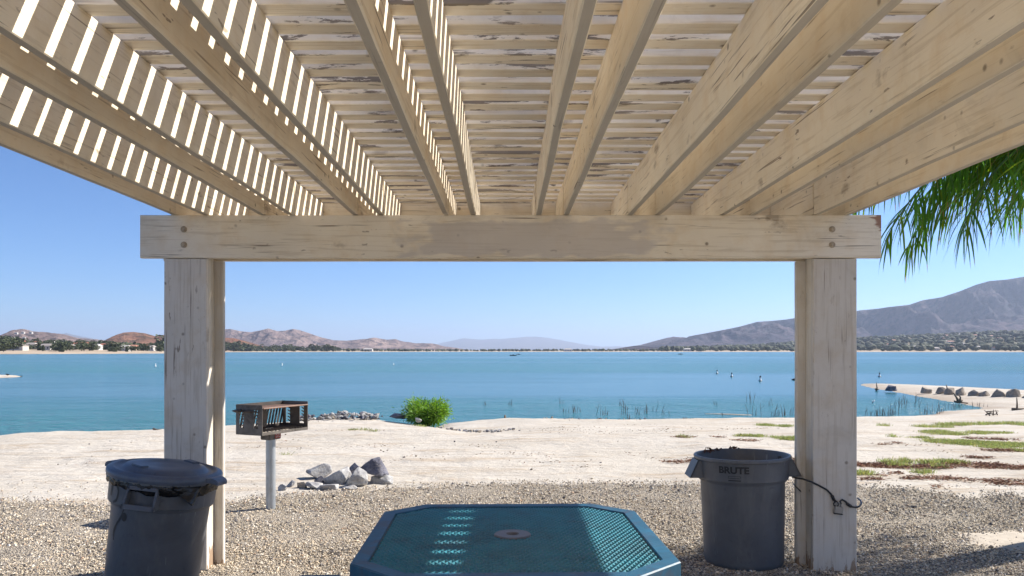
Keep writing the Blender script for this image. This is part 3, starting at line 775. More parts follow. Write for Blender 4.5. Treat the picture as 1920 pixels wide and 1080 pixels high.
# hanging flap
ang=R(-48); v=[];K=12;J=10
for i in range(K+1):
    for j in range(J+1):
        s=i/K; t=j/J; a=ang+(s-.35)*.52; dp=.10*(1-abs(s-.62)*1.5)*t
        r=.318+.022*sin(s*9+t*3)*t+.02*t
        v.append((r*cos(a),r*sin(a),hbB-.02-max(0,dp)))
f=[(i*(J+1)+j,(i+1)*(J+1)+j,(i+1)*(J+1)+j+1,i*(J+1)+j+1) for i in range(K) for j in range(J)]
bf=obj('liner_flap',mesh('liner_flap',v,f,True),M_bag,bag); sd=bf.modifiers.new('s','SOLIDIFY'); sd.thickness=.003
# sprayed black mark, a hooked stroke and a dot
def stroke(pts,wd,name,parent,ang0,zc):
    mb=MB(); 
    dense=[]
    P_=[Vector((*p,0)) for p in pts]
    for i in range(len(P_)-1):
        p0=P_[max(i-1,0)];p1=P_[i];p2=P_[i+1];p3=P_[min(i+2,len(P_)-1)]
        for k in range(6):
            t=k/6; dense.append(.5*((2*p1)+(-p0+p2)*t+(2*p0-5*p1+4*p2-p3)*t*t+(-p0+3*p1-3*p2+p3)*t**3))
    dense.append(P_[-1]); v=[];f=[]
    for i,p in enumerate(dense):
        t=(dense[min(i+1,len(dense)-1)]-dense[max(i-1,0)]).normalized(); nn=Vector((-t.y,t.x,0)); w_=wd*(.7+.5*noise.noise(p*30)+ .3*sin(pi*i/len(dense)))
        v+=[p-nn*w_/2,p+nn*w_/2]
    f=[(2*i,2*i+2,2*i+3,2*i+1) for i in range(len(dense)-1)]; mb.add(v,f); me=mb.me(name); wrap_on_bin(me,ang0,zc,hbB,z1B,.002); return obj(name,me,M_black,parent)
sa=R(-126)
stroke([(-.035,-.02),(-.03,.035),(.01,.055),(.04,.02),(.03,-.03),(-.005,-.05)],.017,'sprayed_mark',bodyB,sa,hbB-.095)
stroke([(.05,.05),(.03,.0),(.0,-.04),(-.02,-.085),(-.015,-.13)],.014,'sprayed_mark',bodyB,sa+.06,hbB-.225)
mb=MB(); mb.add([(0,0,0)]+[(.019*cos(2*pi*i/20),.024*sin(2*pi*i/20),0) for i in range(20)],[(0,1+i,1+(i+1)%20) for i in range(20)])
me=mb.me('sprayed_dot'); wrap_on_bin(me,sa+.27,hbB-.215,hbB,z1B,.002); obj('sprayed_dot',me,M_black,bodyB)

# ------------------------------------------------------------------ cable and padlock on the right post
yc=YF-.006
def cp(px,py,y=yc): return (( px-CX)/F*y, y, H+(CY-py)/F*y)
cab=MB()
pts=[cp(1486,895,5.2),cp(1493,896,5.1),cp(1505,898),cp(1520,903),cp(1535,910),cp(1550,918),cp(1558,926),cp(1563,936),cp(1567,942,yc-.012)]
cab.tube(pts,.0062,8); cab.tube([cp(1560,929),cp(1564,938)],.0105,8)
cab.tube([cp(1566,940,yc-.012),cp(1563,944,yc-.012),cp(1564,948,yc-.012),cp(1569,950,yc-.012),cp(1573,946,yc-.012),cp(1569,940,yc-.012),cp(1564,937,yc-.012)],.0045,8)
cab.tube([cp(1577,945,yc-.012),cp(1575,940,yc-.012),cp(1579,937,yc-.012),cp(1585,940),cp(1589,945),cp(1597,950),cp(1606,951.5),cp(1612,949,5.05),cp(1615,944,5.1),cp(1614,939,5.16),cp(1608,934,5.22)],.0062,8)
cab.tube([cp(1588,944.5),cp(1596,949.5)],.0105,8)
cab.tube([cp(1488,908,5.2),cp(1494,914,5.12),cp(1499,919,5.10),cp(1502,922,5.2)],.004,6)
tag(cab.build('cable',M_rope,None,smooth=True),'black looped cable tying the open bin to the right post','cable')
lk=empty('padlock',cp(1572,955,yc-.012)); tag(lk,'small grey padlock hanging on the black cable at the right post','padlock')
mb=MB(); mb.box((0,0,-.004),(.056,.022,.044),Matrix.Rotation(.12,3,'Y')); mb.build('lock_body',M_lock,lk,bevel=.004)
mb=MB(); mb.box((-.002,0,-.029),(.056,.024,.007),Matrix.Rotation(.12,3,'Y')); mb.build('lock_base',M_black,lk,bevel=.002)
mb=MB(); mb.tube([(-.017,0,.018),(-.018,0,.034),(-.008,0,.045),(.006,0,.045),(.016,0,.034),(.015,0,.018)],.004,8); mb.build('shackle',M_lock,lk,smooth=True)

# ------------------------------------------------------------------ park grill
ug=Vector((.42,.9075,0)); vg=Vector((-.9075,.42,0))
gc=Vector((-2.145,7.03,0))
gr=empty('park_grill',gc); tag(gr,'rusty steel park grill box on a galvanised post in the gravel','grill')
mb=MB(); mb.tube([(0,0,0),(0,0,.665)],.043,24); mb.build('pole',M_steel,gr,smooth=False); smooth_by_angle(gr.children[-1],40)
Wd,Dp,Hb=.60,.30,.262; zb=.715
def gp(a,b,z): return ug*a+vg*b+Vector((0,0,zb+z))+ug*.03     # a across (-.5..+.5 W), b depth (0 front)
def gplate(mb,p00,p10,p11,p01,t,nrm):
    n_=Vector(nrm).normalized()*t
    v=[p00,p10,p11,p01]; v=v+[p+n_ for p in v]
    mb.add(v,[(0,1,2,3),(7,6,5,4),(0,4,5,1),(1,5,6,2),(2,6,7,3),(3,7,4,0)])
b0,b1=-Dp/2,Dp/2
col=MB(); col.box(Vector((0,0,.678))+ug*.0,(.15,.11,.062),Matrix.Rotation(math.atan2(.9075,.42),3,'Z')); cb=col.build('collar',M_grill,gr,bevel=.006)
# red worn label on the collar, facing the viewer
mb=MB(); nf=-vg; mb.box(nf*.0575+ug*.03+Vector((0,0,.680)),(.075,.003,.045),Matrix.Rotation(math.atan2(.9075,.42),3,'Z')); lab=mb.build('label',M_red,gr)
mb=MB()
for (x,z) in ((-.02,.010),(.01,.012),(-.005,-.004),(.018,-.008),(-.022,-.010)): mb.box(nf*.0595+ug*(.03+x)+Vector((0,0,.680+z)),(.016,.002,.004),Matrix.Rotation(math.atan2(.9075,.42),3,'Z'))
mb.build('label_print',M_white,lab)
def side_plate(a,sgn):
    """side wall with two columns of slanted notches cut out of it"""
    mb=MB(); n_=ug*sgn
    cols=[(b0,.12,0),(.12+b0,.20,1)]
    xs=[0,.045,.095,.21,.26,.30]       # from front to back, cuts between 1-2 and 3-4
    for i in range(5):
        x0,x1=b0+xs[i],b0+xs[i+1]
        if i in (1,3):
            gplate(mb,gp(a,x0,0),gp(a,x1,0),gp(a,x1,.055),gp(a,x0,.055),.004,n_); gplate(mb,gp(a,x0,Hb-.045),gp(a,x1,Hb-.045),gp(a,x1,Hb),gp(a,x0,Hb),.004,n_)
            for k in range(5):     # teeth half way over the slot
                z=.066+k*.030; xm=x0+(x1-x0)*.55
                mb.add([gp(a,x0,z),gp(a,xm,z+.014),gp(a,xm,z+.024),gp(a,x0,z+.013)]+[gp(a,x0,z)+n_*.004,gp(a,xm,z+.014)+n_*.004,gp(a,xm,z+.024)+n_*.004,gp(a,x0,z+.013)+n_*.004],[(0,1,2,3),(7,6,5,4),(0,4,5,1),(2,6,7,3),(1,5,6,2)])
        else: gplate(mb,gp(a,x0,0),gp(a,x1,0),gp(a,x1,Hb),gp(a,x0,Hb),.004,n_)
    return mb.build('side_wall',M_grill,gr)
side_plate(-Wd/2,-1); side_plate(Wd/2,1)
mb=MB(); gplate(mb,gp(-Wd/2,b1,.0),gp(Wd/2,b1,.0),gp(Wd/2,b1,.05),gp(-Wd/2,b1,.05),.004,vg); gplate(mb,gp(-Wd/2,b1,.20),gp(Wd/2,b1,.20),gp(Wd/2,b1,Hb),gp(-Wd/2,b1,Hb),.004,vg)
x=-Wd/2
while x<Wd/2-.03:     # slanted louvres in the back wall
    if not (-.03<x<.05): mb.add([gp(x,b1,.05),gp(x+.022,b1,.05),gp(x+.062,b1,.20),gp(x+.040,b1,.20)]+[gp(x,b1+.004,.05),gp(x+.022,b1+.004,.05),gp(x+.062,b1+.004,.20),gp(x+.040,b1+.004,.20)],[(0,1,2,3),(7,6,5,4),(0,4,5,1),(1,5,6,2),(2,6,7,3),(3,7,4,0)])
    x+=.040
gplate(mb,gp(-.03,b1+.001,.05),gp(.09,b1+.001,.05),gp(.09,b1+.001,.20),gp(-.03,b1+.001,.20),.003,vg)
mb.build('back_wall',M_soot,gr)
mb=MB(); gplate(mb,gp(-Wd/2-.004,b0,-.004),gp(Wd/2+.004,b0,-.004),gp(Wd/2+.004,b1,-.004),gp(-Wd/2-.004,b1,-.004),.003,(0,0,1))
gplate(mb,gp(-Wd/2,b0,0),gp(Wd/2,b0,0),gp(Wd/2,b0,.022),gp(-Wd/2,b0,.022),.004,vg); mb.build('floor_plate',M_grill,gr)
mb=MB()
for i in range(16): 
    a=-Wd/2+.02+i*(Wd-.04)/15; mb.tube([gp(a,b0+.02,.028),gp(a+.015,b1-.02,.028)],.005,6)
mb.build('fire_grate',M_soot,gr)
mb=MB(); mb.lathe([(0,.03),(.05,.028),(.11,.014),(.14,.001)],20)
for v_ in mb.v:
    v_.z=max(.0005,v_.z*(1+1.2*noise.noise(v_*16))); q=gp(v_.x*1.6,v_.y*.8,v_.z); v_.xyz=q
mb.build('ash',M_ash,gr)
# cooking plate near the top and its slots
mb=MB(); zt_=.225
for i in range(19):
    a=-Wd/2+.01+i*(Wd-.02)/19; mb.add([gp(a,b0+.0,zt_),gp(a+.020,b0,zt_),gp(a+.020,b1-.01,zt_),gp(a,b1-.01,zt_)]+[gp(a,b0,zt_+.004),gp(a+.020,b0,zt_+.004),gp(a+.020,b1-.01,zt_+.004),gp(a,b1-.01,zt_+.004)],[(0,1,2,3),(7,6,5,4),(0,4,5,1),(1,5,6,2),(2,6,7,3),(3,7,4,0)])
mb.tube([gp(-Wd/2+.005,b0-.004,zt_+.006),gp(Wd/2-.005,b0-.004,zt_+.006)],.007,8)
gplate(mb,gp(-Wd/2+.005,b0+.02,zt_+.0045),gp(Wd/2-.005,b0+.02,zt_+.0045),gp(Wd/2-.005,b0+.10,zt_+.0045),gp(-Wd/2+.005,b0+.10,zt_+.0045),.002,(0,0,1))
mb.build('cooking_plate',plain('rusty_plate',(.22,.13,.09),.7,.3,12,dirt=(.05,.04,.035)),gr)
mb=MB(); mb.tube([gp(-Wd/2-.02,b0+.05,.205),gp(-Wd/2-.02,b1+.02,.205)],.008,8); mb.tube([gp(-Wd/2-.03,b1-.01,.205),gp(-Wd/2-.03,b1-.09,.21)],.013,8); mb.build('handle',M_soot,gr,smooth=True)

# ------------------------------------------------------------------ rocks
def rock_mesh(seed, sx=1, sy=.8, sz=.7, pts=15, det=2, rough=.03, flat=False):
    r=random.Random(seed); bm=bmesh.new()
    for i in range(pts):
        a=r.uniform(0,2*pi); z=r.uniform(-1,1); q=math.sqrt(1-z*z); k=r.uniform(.82,1.05)
        if flat: z=abs(z)*.98; q=math.sqrt(1-z*z)
        if flat: bm.verts.new((sx*.5*max(q,.4)*cos(a)*k,sy*.5*q*sin(a)*k,sz*(z*k-.5))); bm.verts.new((sx*.5*cos(a+.4)*k,sy*.5*sin(a+.4)*k,-sz*.5)); continue
        bm.verts.new((sx*.5*q*cos(a)*k,sy*.5*q*sin(a)*k,sz*.5*z*k))
    bmesh.ops.convex_hull(bm,input=bm.verts[:]); bmesh.ops.delete(bm,geom=[v for v in bm.verts if not v.link_faces],context='VERTS')
    bmesh.ops.bevel(bm,geom=bm.edges[:],offset=.025*sx,segments=1,affect='EDGES',clamp_overlap=True)
    if det:
        bmesh.ops.triangulate(bm,faces=bm.faces[:]); bmesh.ops.subdivide_edges(bm,edges=bm.edges[:],cuts=det,use_grid_fill=True)
        for v in bm.verts:
            v.co+=v.co.normalized()*rough*sx*(noise.fractal(v.co*3.5/sx+Vector((seed*3.3,0,0)),1,2,4))
    bmesh.ops.recalc_face_normals(bm,faces=bm.faces[:])
    return bm2me(bm,'rock')
def rock_at(name,label,cat,x0,x1,y0,y1,D,mat,seed,depth=.85,rz=None,group=None,pts=15,lean=0,flat=False):
    """rock that fills the pixel box x0..x1, y0..y1 at distance D"""
    wd=(x1-x0)/F*D; ht=(y1-y0)/F*D; c=P((x0+x1)/2,D,H+(CY-(y0+y1)/2)/F*D)
    me=rock_mesh(seed,wd*1.04,wd*depth,ht*1.12,pts,flat=flat); o=obj(name,me,mat,None,c); o.rotation_euler=(0,lean,rz or 0)
    return tag(o,label,cat,group)
pile=[('pale block of rock at the back left of the pile, dark side to the viewer',573,628,869,899,8.75,M_rockw,11),
 ('small dark angular rock behind the left corner of the pile',588,612,893,912,8.45,M_rockd,12),
 ('wide white rock in the middle of the pile by the grill',600,668,872,914,8.45,M_rockw,13),
 ('sharp white rock with a dark left face in the middle of the pile',641,693,874,917,8.25,M_rockw,14),
 ('small dark rock wedged behind the big dark rock',651,676,866,888,8.8,M_rockd,15),
 ('big dark grey purple rock on top of the right side of the pile',671,735,857,899,8.5,M_rockd,16),
 ('white rock with dark flecks low at the right end of the pile',690,742,889,914,8.45,M_rockw,17),
 ('flat pale rock lying in front of the pile',567,612,899,921,8.12,M_rockw,18),
 ('flat mottled rock at the front middle of the pile',590,640,903,924,8.05,M_rockw,19),
 ('pointed brown grey rock left of the pile',553,577,900,921,8.15,M_rockt,20),
 ('small grey rock second from the left end of the pile',533,555,898,918,8.2,M_rockw,21),
 ('leftmost small pale rock beside the grill post',520,541,907,925,8.0,M_rockw,22),
 ('little rough rock in front of the sharp white rock',640,672,908,920,8.05,M_rockw,23)]
for i,(lb,x0,x1,y0,y1,D,mt,sd) in enumerate(pile): rock_at('rock',lb,'rock',x0,x1,y0,y1+3,D,mt,sd,rz=rnd.uniform(-.4,.4),group='rocks piled beside the grill',pts=12)
# riprap along the bank and loose stones: copies of a few shapes
protos=[rock_mesh(200+i,1,.8,.62,12,1,.05) for i in range(7)]
def stones(n,fn,label,cat,group,mats,smin,smax):
    for i in range(n):
        x,y=fn(); s=rnd.uniform(smin,smax); me=protos[i%7]
        key=(i*7+3)%len(mats); o=bpy.data.objects.new('stone',me_for(me,mats[key])); C.objects.link(o)
        o.location=(x,y,gz(x,y)+s*.18); o.scale=(s,s,s*rnd.uniform(.8,1.2)); o.rotation_euler=(rnd.uniform(-.4,.4),rnd.uniform(-.4,.4),rnd.uniform(0,6.3)); tag(o,label,cat,group)
_mc={}
def me_for(me,mat):
    k=(me.name,mat.name)
    if k not in _mc: c=me.copy(); c.materials.clear(); c.materials.append(mat); _mc[k]=c
    return _mc[k]
def along(pxa,pya,pxb,pyb,jx,jy,z=0.0):
    def fn():
        t=rnd.random(); q=G(pxa+(pxb-pxa)*t,pya+(pyb-pya)*t,z); return q.x+rnd.gauss(0,jx),q.y+rnd.gauss(0,jy)
    return fn
stones(150,along(566,784,706,783,.06,.28),'pale stone in the heaped edging along the bank behind the grill','stone','stones heaped along the bank',[M_rockw,M_rockw,M_rockd],.06,.17)
stones(40,along(575,779,650,779,.06,.2),'pale stone in the heaped edging along the bank behind the grill','stone','stones heaped along the bank',[M_rockw,M_rockw,M_rockt],.10,.22)
for o in [o for o in bpy.data.objects if o.get('group')=='stones heaped along the bank']:
    o.location.z+=rnd.uniform(0,.10)
stones(80,along(838,789,965,792,.1,.45),'small tan stone in the strip of rubble right of the bush','stone','small stones along the water by the bush',[M_rockt,M_rockw,M_rockd],.03,.11)
stones(40,along(1000,788,1330,786,.2,.4,-.4),'small dark stone on the wet sand at the water line','stone','small stones on the wet shore',[M_rockd,M_rockt],.03,.09)
stones(26,along(60,836,1150,850,1.4,1.2),'small stray stone lying on the pale sand','stone','stray stones on the sand',[M_rockt,M_rockd],.02,.05)
rock_at('rock','flat dark rock on the bank left of the green bush','rock',728,772,774,786,16.6,M_rockd,31)
rock_at('stone_slab','pale slanting slab of stone below the green bush','rock',774,792,783,792,15.6,M_rockw,32)
# boulders on the spit
bl=[(1659,1679,720.5,731),(1728,1745,720.5,735),(1755,1772,725.5,736),(1773,1791,726.5,737.5),(1793,1809,728,739.5),(1818,1838,729.5,741),(1837,1854,731.5,742),(1861,1888,731.5,744),(1889,1914,729,745),(1918,1948,731,747)]
lbl=['dark rounded boulder alone near the tip of the sand spit','pointed grey boulder second from the tip of the spit','low rounded boulder third from the tip of the spit','tan flat topped boulder behind the driftwood branch on the spit','square tan boulder with a pale top on the spit','wide tan boulder, left of the touching pair on the spit','dark tan boulder, right of the touching pair on the spit','long smooth boulder with a lit top on the spit','tall pointed boulder with a sloping right side on the spit','boulder cut off by the right edge of the photograph on the spit']
for i,(x0,x1,y0,y1) in enumerate(bl):
    D=F*(H+.36)/(y1-1-CY)
    rock_at('boulder',lbl[i],'boulder',x0-2,x1+2,y0-2,y1+1,D,M_rockd if i in (0,) else M_rockt,60+i,depth=.8,group='boulders lined along the spit',pts=11,flat=True)

# ------------------------------------------------------------------ plants
def leaves_mesh(name, pts, dirs, length, width, cols, bend=.0):
    """numpy leaf blades: two-quad folded strips. pts (n,3), dirs (n,3) unit"""
    n=len(pts); pts=np.asarray(pts,float); d=np.asarray(dirs,float); L=np.asarray(length)[:,None]; Wd=np.asarray(width)[:,None]
    rs=np.random.RandomState(n%1000+1); up=rs.normal(size=(n,3)); s=np.cross(d,up); s/=np.linalg.norm(s,axis=1)[:,None]+1e-9
    g=np.array([0,0,-1.0])*bend
    p0=pts; p1=pts+d*L*.5+g*L*.12; p2=pts+d*L+g*L*.5
    V=np.stack([p0-s*Wd*.25,p0+s*Wd*.25,p1+s*Wd*.5,p1-s*Wd*.5,p2],1).reshape(-1,3)
    b=5*np.arange(n)[:,None]; q=(b+np.array([[0,1,2,3]])); t=(b+np.array([[3,2,4]]))
    faces=q.tolist()+t.tolist()
    me=bpy.data.meshes.new(name); me.from_pydata(V.tolist(),[],faces); me.update()
    set_cols(me,np.vstack([cols,cols])); return me
def bush(name,label,c,rx,ry,rz_,n,seed):
    rs=np.random.RandomState(seed); root=empty(name,c); tag(root,label,'bush')
    # several shoots, leaves clustered round each shoot's outer half
    P_=[];D_=[];stem=MB()
    for k in range(34):
        a=rs.uniform(0,2*pi); e=rs.uniform(.05,1.0)**.8; tip=Vector((rx*cos(a)*(1-e*.45)*rs.uniform(.75,1.1),ry*sin(a)*(1-e*.45)*rs.uniform(.75,1.1),rz_*(.30+.70*e)*rs.uniform(.8,1.08)))
        stem.tube([(0,0,-.03),tip*.5+Vector((0,0,.05)),tip],[.012,.007,.003],5)
        m=n//34
        t=rs.uniform(.3,1.04,m)[:,None]; base=np.array(tip)[None]*t; base[:,2]+=.05*np.sin(pi*t[:,0])
        off=rs.normal(0,1,(m,3))*np.array([.075,.075,.06]); P_.append(base+off)
        dd=off/ (np.linalg.norm(off,axis=1)[:,None]+1e-6)+np.array(tip.normalized())[None]*.6+rs.normal(0,.4,(m,3)); D_.append(dd/np.linalg.norm(dd,axis=1)[:,None])
    P_=np.vstack(P_); D_=np.vstack(D_); P_[:,2]=np.maximum(P_[:,2],0.0); m=len(P_)
    cols=np.array([(.15,.29,.05)])*rs.uniform(.6,1.35,(m,1))*np.array([1,1,1])+rs.uniform(0,.03,(m,3))*np.array([1.5,.6,0])
    obj('foliage',leaves_mesh('foliage',P_,D_,rs.uniform(.05,.10,m),rs.uniform(.012,.02,m),cols,.5),M_leaf,root)
    stem.build('stems',M_bark,root)
c=G(802,784); c.z=ground_z(c.x,c.y)
bush('green_bush','rounded bright green bush at the water\'s edge left of centre',c,.56,.45,.54,9000,3)

def blades(name,label,areas,n,hmin,hmax,colr,seed,mat=M_leaf,flat=False,wd=.006,cat='grass'):
    """areas: (px,py,rx,ry) ellipses on the ground; clumped"""
    rs=np.random.RandomState(seed); pts=[];dirs=[]
    ws=np.array([a[2]*a[3] for a in areas]); ws=ws/ws.sum()
    for a,wg in zip(areas,ws):
        c=G(a[0],a[1],-.05); k=max(20,int(n*wg)); nc=max(3,int(k/26)); cl=[]
        while len(cl)<nc:
            u,v_=rs.uniform(-1,1,2)
            if u*u+v_*v_<1: cl.append((c.x+u*a[2],c.y+v_*a[3]))
        for i in range(k):
            q=cl[rs.randint(nc)]; x=q[0]+rs.normal(0,.045+.05*a[2]); y=q[1]+rs.normal(0,.045+.04*a[3]); z=ground_z(x,y)
            pts.append((x,y,z-.004 if not flat else z+abs(rs.normal(.008,.008))))
            d=np.array([rs.normal(0,.5),rs.normal(0,.5),1.0 if not flat else abs(rs.normal(0,.15))]); 
            if flat: d[:2]=rs.normal(0,1,2)*np.array([1.4,.8])
            dirs.append(d/np.linalg.norm(d))
    m=len(pts); cols=np.array([colr])*rs.uniform(.55,1.4,(m,1))*rs.uniform(.85,1.15,(m,3))
    me=leaves_mesh(name,pts,dirs,rs.uniform(hmin,hmax,m),np.full(m,wd)*rs.uniform(.7,1.5,m),cols,.4 if not flat else .05)
    return tag(obj(name,me,mat),label,cat,kind='stuff')
blades('grass_patch','low yellow green grass spread over the sand at the right edge',[(1758,815,.28,.30),(1772,820,.22,.15),(1795,820,.16,.12),(1838,817,.30,.24),(1880,817,.15,.1),(1790,835,.50,.24),(1850,838,.75,.32),(1905,838,.5,.3),(1722,828,.15,.12),(1870,845,.3,.12)],17000,.025,.06,(.26,.285,.11),11)
blades('grass_patch','thin strips of green grass on the sand beside the right post',[(1415,826,.22,.10),(1478,829,.26,.12),(1435,789,.10,.3),(1470,793,.10,.2),(1483,831,.2,.1),(1390,826,.1,.05)],4200,.03,.08,(.26,.285,.11),12)
blades('grass_patch','green weeds along the shore right of the right post',[(1745,794,.35,.3),(1785,788,.35,.4),(1850,787,.8,.3),(1905,787,.8,.3),(1915,792,.2,.2),(1660,793,.1,.2)],5200,.04,.13,(.26,.285,.11),13)
blades('grass_patch','small green weeds dotted in the brown litter',[(1665,875,.07,.07),(1682,881,.10,.08),(1700,873,.08,.06),(1744,876,.12,.06),(1778,874,.12,.07),(1793,876,.08,.05),(1760,884,.05,.05),(1805,840,.10,.10),(1617,898,.10,.09),(1725,896,.06,.04),(1740,895,.06,.04),(1915,853,.08,.06),(1283,828,.04,.04),(1675,826,.04,.04)],4200,.03,.10,(.26,.285,.11),14)
blades('grass_patch','few sparse green tufts on the sand behind the grill',[(675,813,.16,.05),(698,816,.1,.04),(666,774,.10,.12),(690,780,.1,.1),(536,862,.05,.04),(790,798,.12,.05)],900,.03,.09,(.26,.285,.11),15)
blades('leaf_litter','red brown dry leaf litter in strips over the sand at the right',[(1640,880,.45,.10),(1700,884,.5,.12),(1770,882,.4,.10),(1830,878,.35,.12),(1880,884,.4,.16),(1740,906,.30,.10),(1790,909,.25,.06),(1860,912,.35,.07),(1905,917,.3,.08),(1640,908,.20,.05),(1880,852,.3,.12),(1915,850,.2,.12),(1655,842,.08,.05),(1680,839,.08,.05),(1830,827,.25,.05),(1885,828,.3,.06),(1830,864,.2,.08),(1650,901,.1,.03),(1690,897,.2,.03),(1760,922,.06,.04),(1500,872,.25,.12),(1625,880,.3,.14),(1295,873,.30,.10),(1310,868,.15,.08),(1290,828,.20,.05),(1345,829,.12,.05),(1400,835,.25,.05)],13000,.02,.055,(.30,.165,.10),16,mat=M_pebble,flat=True,wd=.007,cat='leaf litter')
blades('dry_debris','scattered brown straw and twigs over the pale sand',[(300,880,2.2,.8),(950,860,3.0,1.5),(1200,880,1.6,.9),(1700,860,1.8,1.2),(1000,800,5,2.0),(500,840,2.5,1.2)],1100,.015,.045,(.26,.18,.12),17,mat=M_pebble,flat=True,wd=.007,cat='debris')

# reeds standing in the shallows
def reed_clump(px,py,hpx,n,spread,label,group,seed):
    r=random.Random(seed); D=F*(H-ZW)/(py-CY); x=(px-CX)/F*D; root=None; mb=MB()
    for i in range(n):
        a=r.gauss(0,spread); h=hpx/F*D*r.uniform(.35,1.0); l=r.gauss(0,.16); x0=a
        y0=r.gauss(0,spread)
        k=r.uniform(-.1,.1)
        mb.tube([(x0,y0,-.05),(x0+l*h*.5,y0,h*.55),(x0+l*h+k*h,y0,h)],[.007,.006,.003],4)
        if r.random()<.3: mb.tube([(x0+l*h*.5,y0,h*.5),(x0+l*h*.5+r.uniform(-.3,.3)*h,y0,h*.75)],[.005,.003],4)
    return tag(mb.build('reeds',M_reed,None,loc=(x,D,ZW)),label,'reeds',group)
r5=random.Random(55)
spots=[(908,760,9,3),(955,760,12,4),(1052,758,14,4),(1060,774,12,5),(1075,774,12,3),(1082,774,16,3),(1088,773,9,2),(1128,779,22,4),(1135,779,18,4),(1166,762,16,6),(1172,768,10,3),(1174,778,22,5),(1181,787,14,4),(1194,778,18,5),(1210,776,14,4),(1213,772,20,5),(1244,778,20,4),(1238,756,5,2),(1342,760,9,4),(1356,780,8,3),(1402,755,22,3),(1408,756,24,4),(1416,780,26,5),(1440,762,18,3),(1452,782,22,5),(1462,781,26,5),(1470,780,14,4),(1478,780,22,4)]
for i,(x,y,h,n) in enumerate(spots): reed_clump(x,y-1,h,n,.05 if h<15 else .09,'thin dead reeds sticking out of the shallows between the posts','reeds in the shallows between the posts',i)
spots=[(1628,783,20,4),(1642,781,26,6),(1650,780,16,6),(1664,781,22,7),(1672,780,26,6),(1677,778,14,4),(1686,766,24,5),(1690,758,16,4),(1695,760,24,4),(1715,752,18,5),(1718,764,20,4),(1727,778,16,3),(1734,777,20,4),(1747,778,22,4),(1757,778,28,5),(1763,776,22,4),(1772,768,16,3),(1789,768,14,3),(1803,766,12,3),(1822,766,12,3),(1833,766,12,3),(1845,765,10,2)]
for i,(x,y,h,n) in enumerate(spots): reed_clump(x,y-1,h,n,.05 if h<15 else .09,'thin dead reeds sticking out of the inlet right of the right post','reeds in the inlet at the right',i+70)
def twig(name,label,px,py,segs,z,mat=M_driftwood,cat='branch'):
    D=F*(H-z)/(py-CY); mb=MB()
    for s,r0 in segs:
        mb.tube([((a)/F*D,dy,b/F*D) for a,b,dy in s],[r0*(1-.6*i/(len(s)-1)) for i in range(len(s))],6)
    return tag(mb.build(name,mat,None,loc=((px-CX)/F*D,D,z),smooth=True),label,cat)
twig('branch','dark branching driftwood lying on the spit before the boulders',1797,754,[([(0,0,0),(-3,8,0),(-6,17,.1)],.05),([(0,0,0),(-7,1,0),(-8,3,0)],.05),([(0,0,0),(6,3,0),(10,-1,.2),(18,-2,0)],.055),([(2,1,0),(4,9,0),(3,14,.1)],.04),([(-2,3,0),(5,5,0)],.04)],-.42)
twig('stick','thin stick leaning between two boulders on the spit',1779,734,[([(0,0,0),(-3,6,0),(-5,13,0)],.04)],-.36)
twig('stick','upright thin stick standing near the tip of the spit',1645,731,[([(0,0,0),(-1,7,0),(-2,14,0)],.035),([(-3,0,0),(0,1.5,0),(2,0,0)],.08)],-.45)
twig('stake','thin upright stake on the sand at the right edge below the boulders',1907,767,[([(0,-1,0),(0,11,0),(-.5,22,0)],.03),([(-9,-.5,0),(0,0,0),(14,1,0)],.05)],-.30)
twig('stake','short wooden stake in the sand at the water line, left one of two',947,786,[([(0,-2,0),(0,8,0)],.055)],-.45,plain('stake_wood',(.25,.19,.13),.85),'stake')
twig('stake','short wooden stake in the sand at the water line, right one of two',1035,788,[([(0,-2,0),(0,7,0)],.055)],-.45,plain('stake_wood',(.25,.19,.13),.85),'stake')
twig('brush_heap','low tangle of dry twigs on the sand at the right of the inlet',1862,778,[([(-14,0,0),(-4,5,0),(8,3,.2)],.02),([(-10,3,0),(4,1,0),(14,6,.1)],.02),([(0,-1,0),(1,10,0)],.02),([(8,0,0),(9,9,.1)],.02),([(-12,6,0),(10,8,0)],.018),([(-6,-1,0),(-8,8,.2)],.02)],-.32)
twig('branch','bare forked twig standing in the inlet before the right post',1634,756,[([(0,-3,0),(3,2,0),(6,6,0)],.03),([(2,1,0),(1,5,0)],.02)],ZW,M_white)
twig('stick','small dry stick lying at the crest of the left bank',295,806,[([(-8,2,0),(0,0,0),(9,0,0)],.02)],.0)
twig('twig','small twig standing on the sand at the right below the grass',1856,880,[([(-3,0,0),(0,3,0),(-1,9,0)],.008),([(0,1,0),(3,0,0)],.008)],-.02)

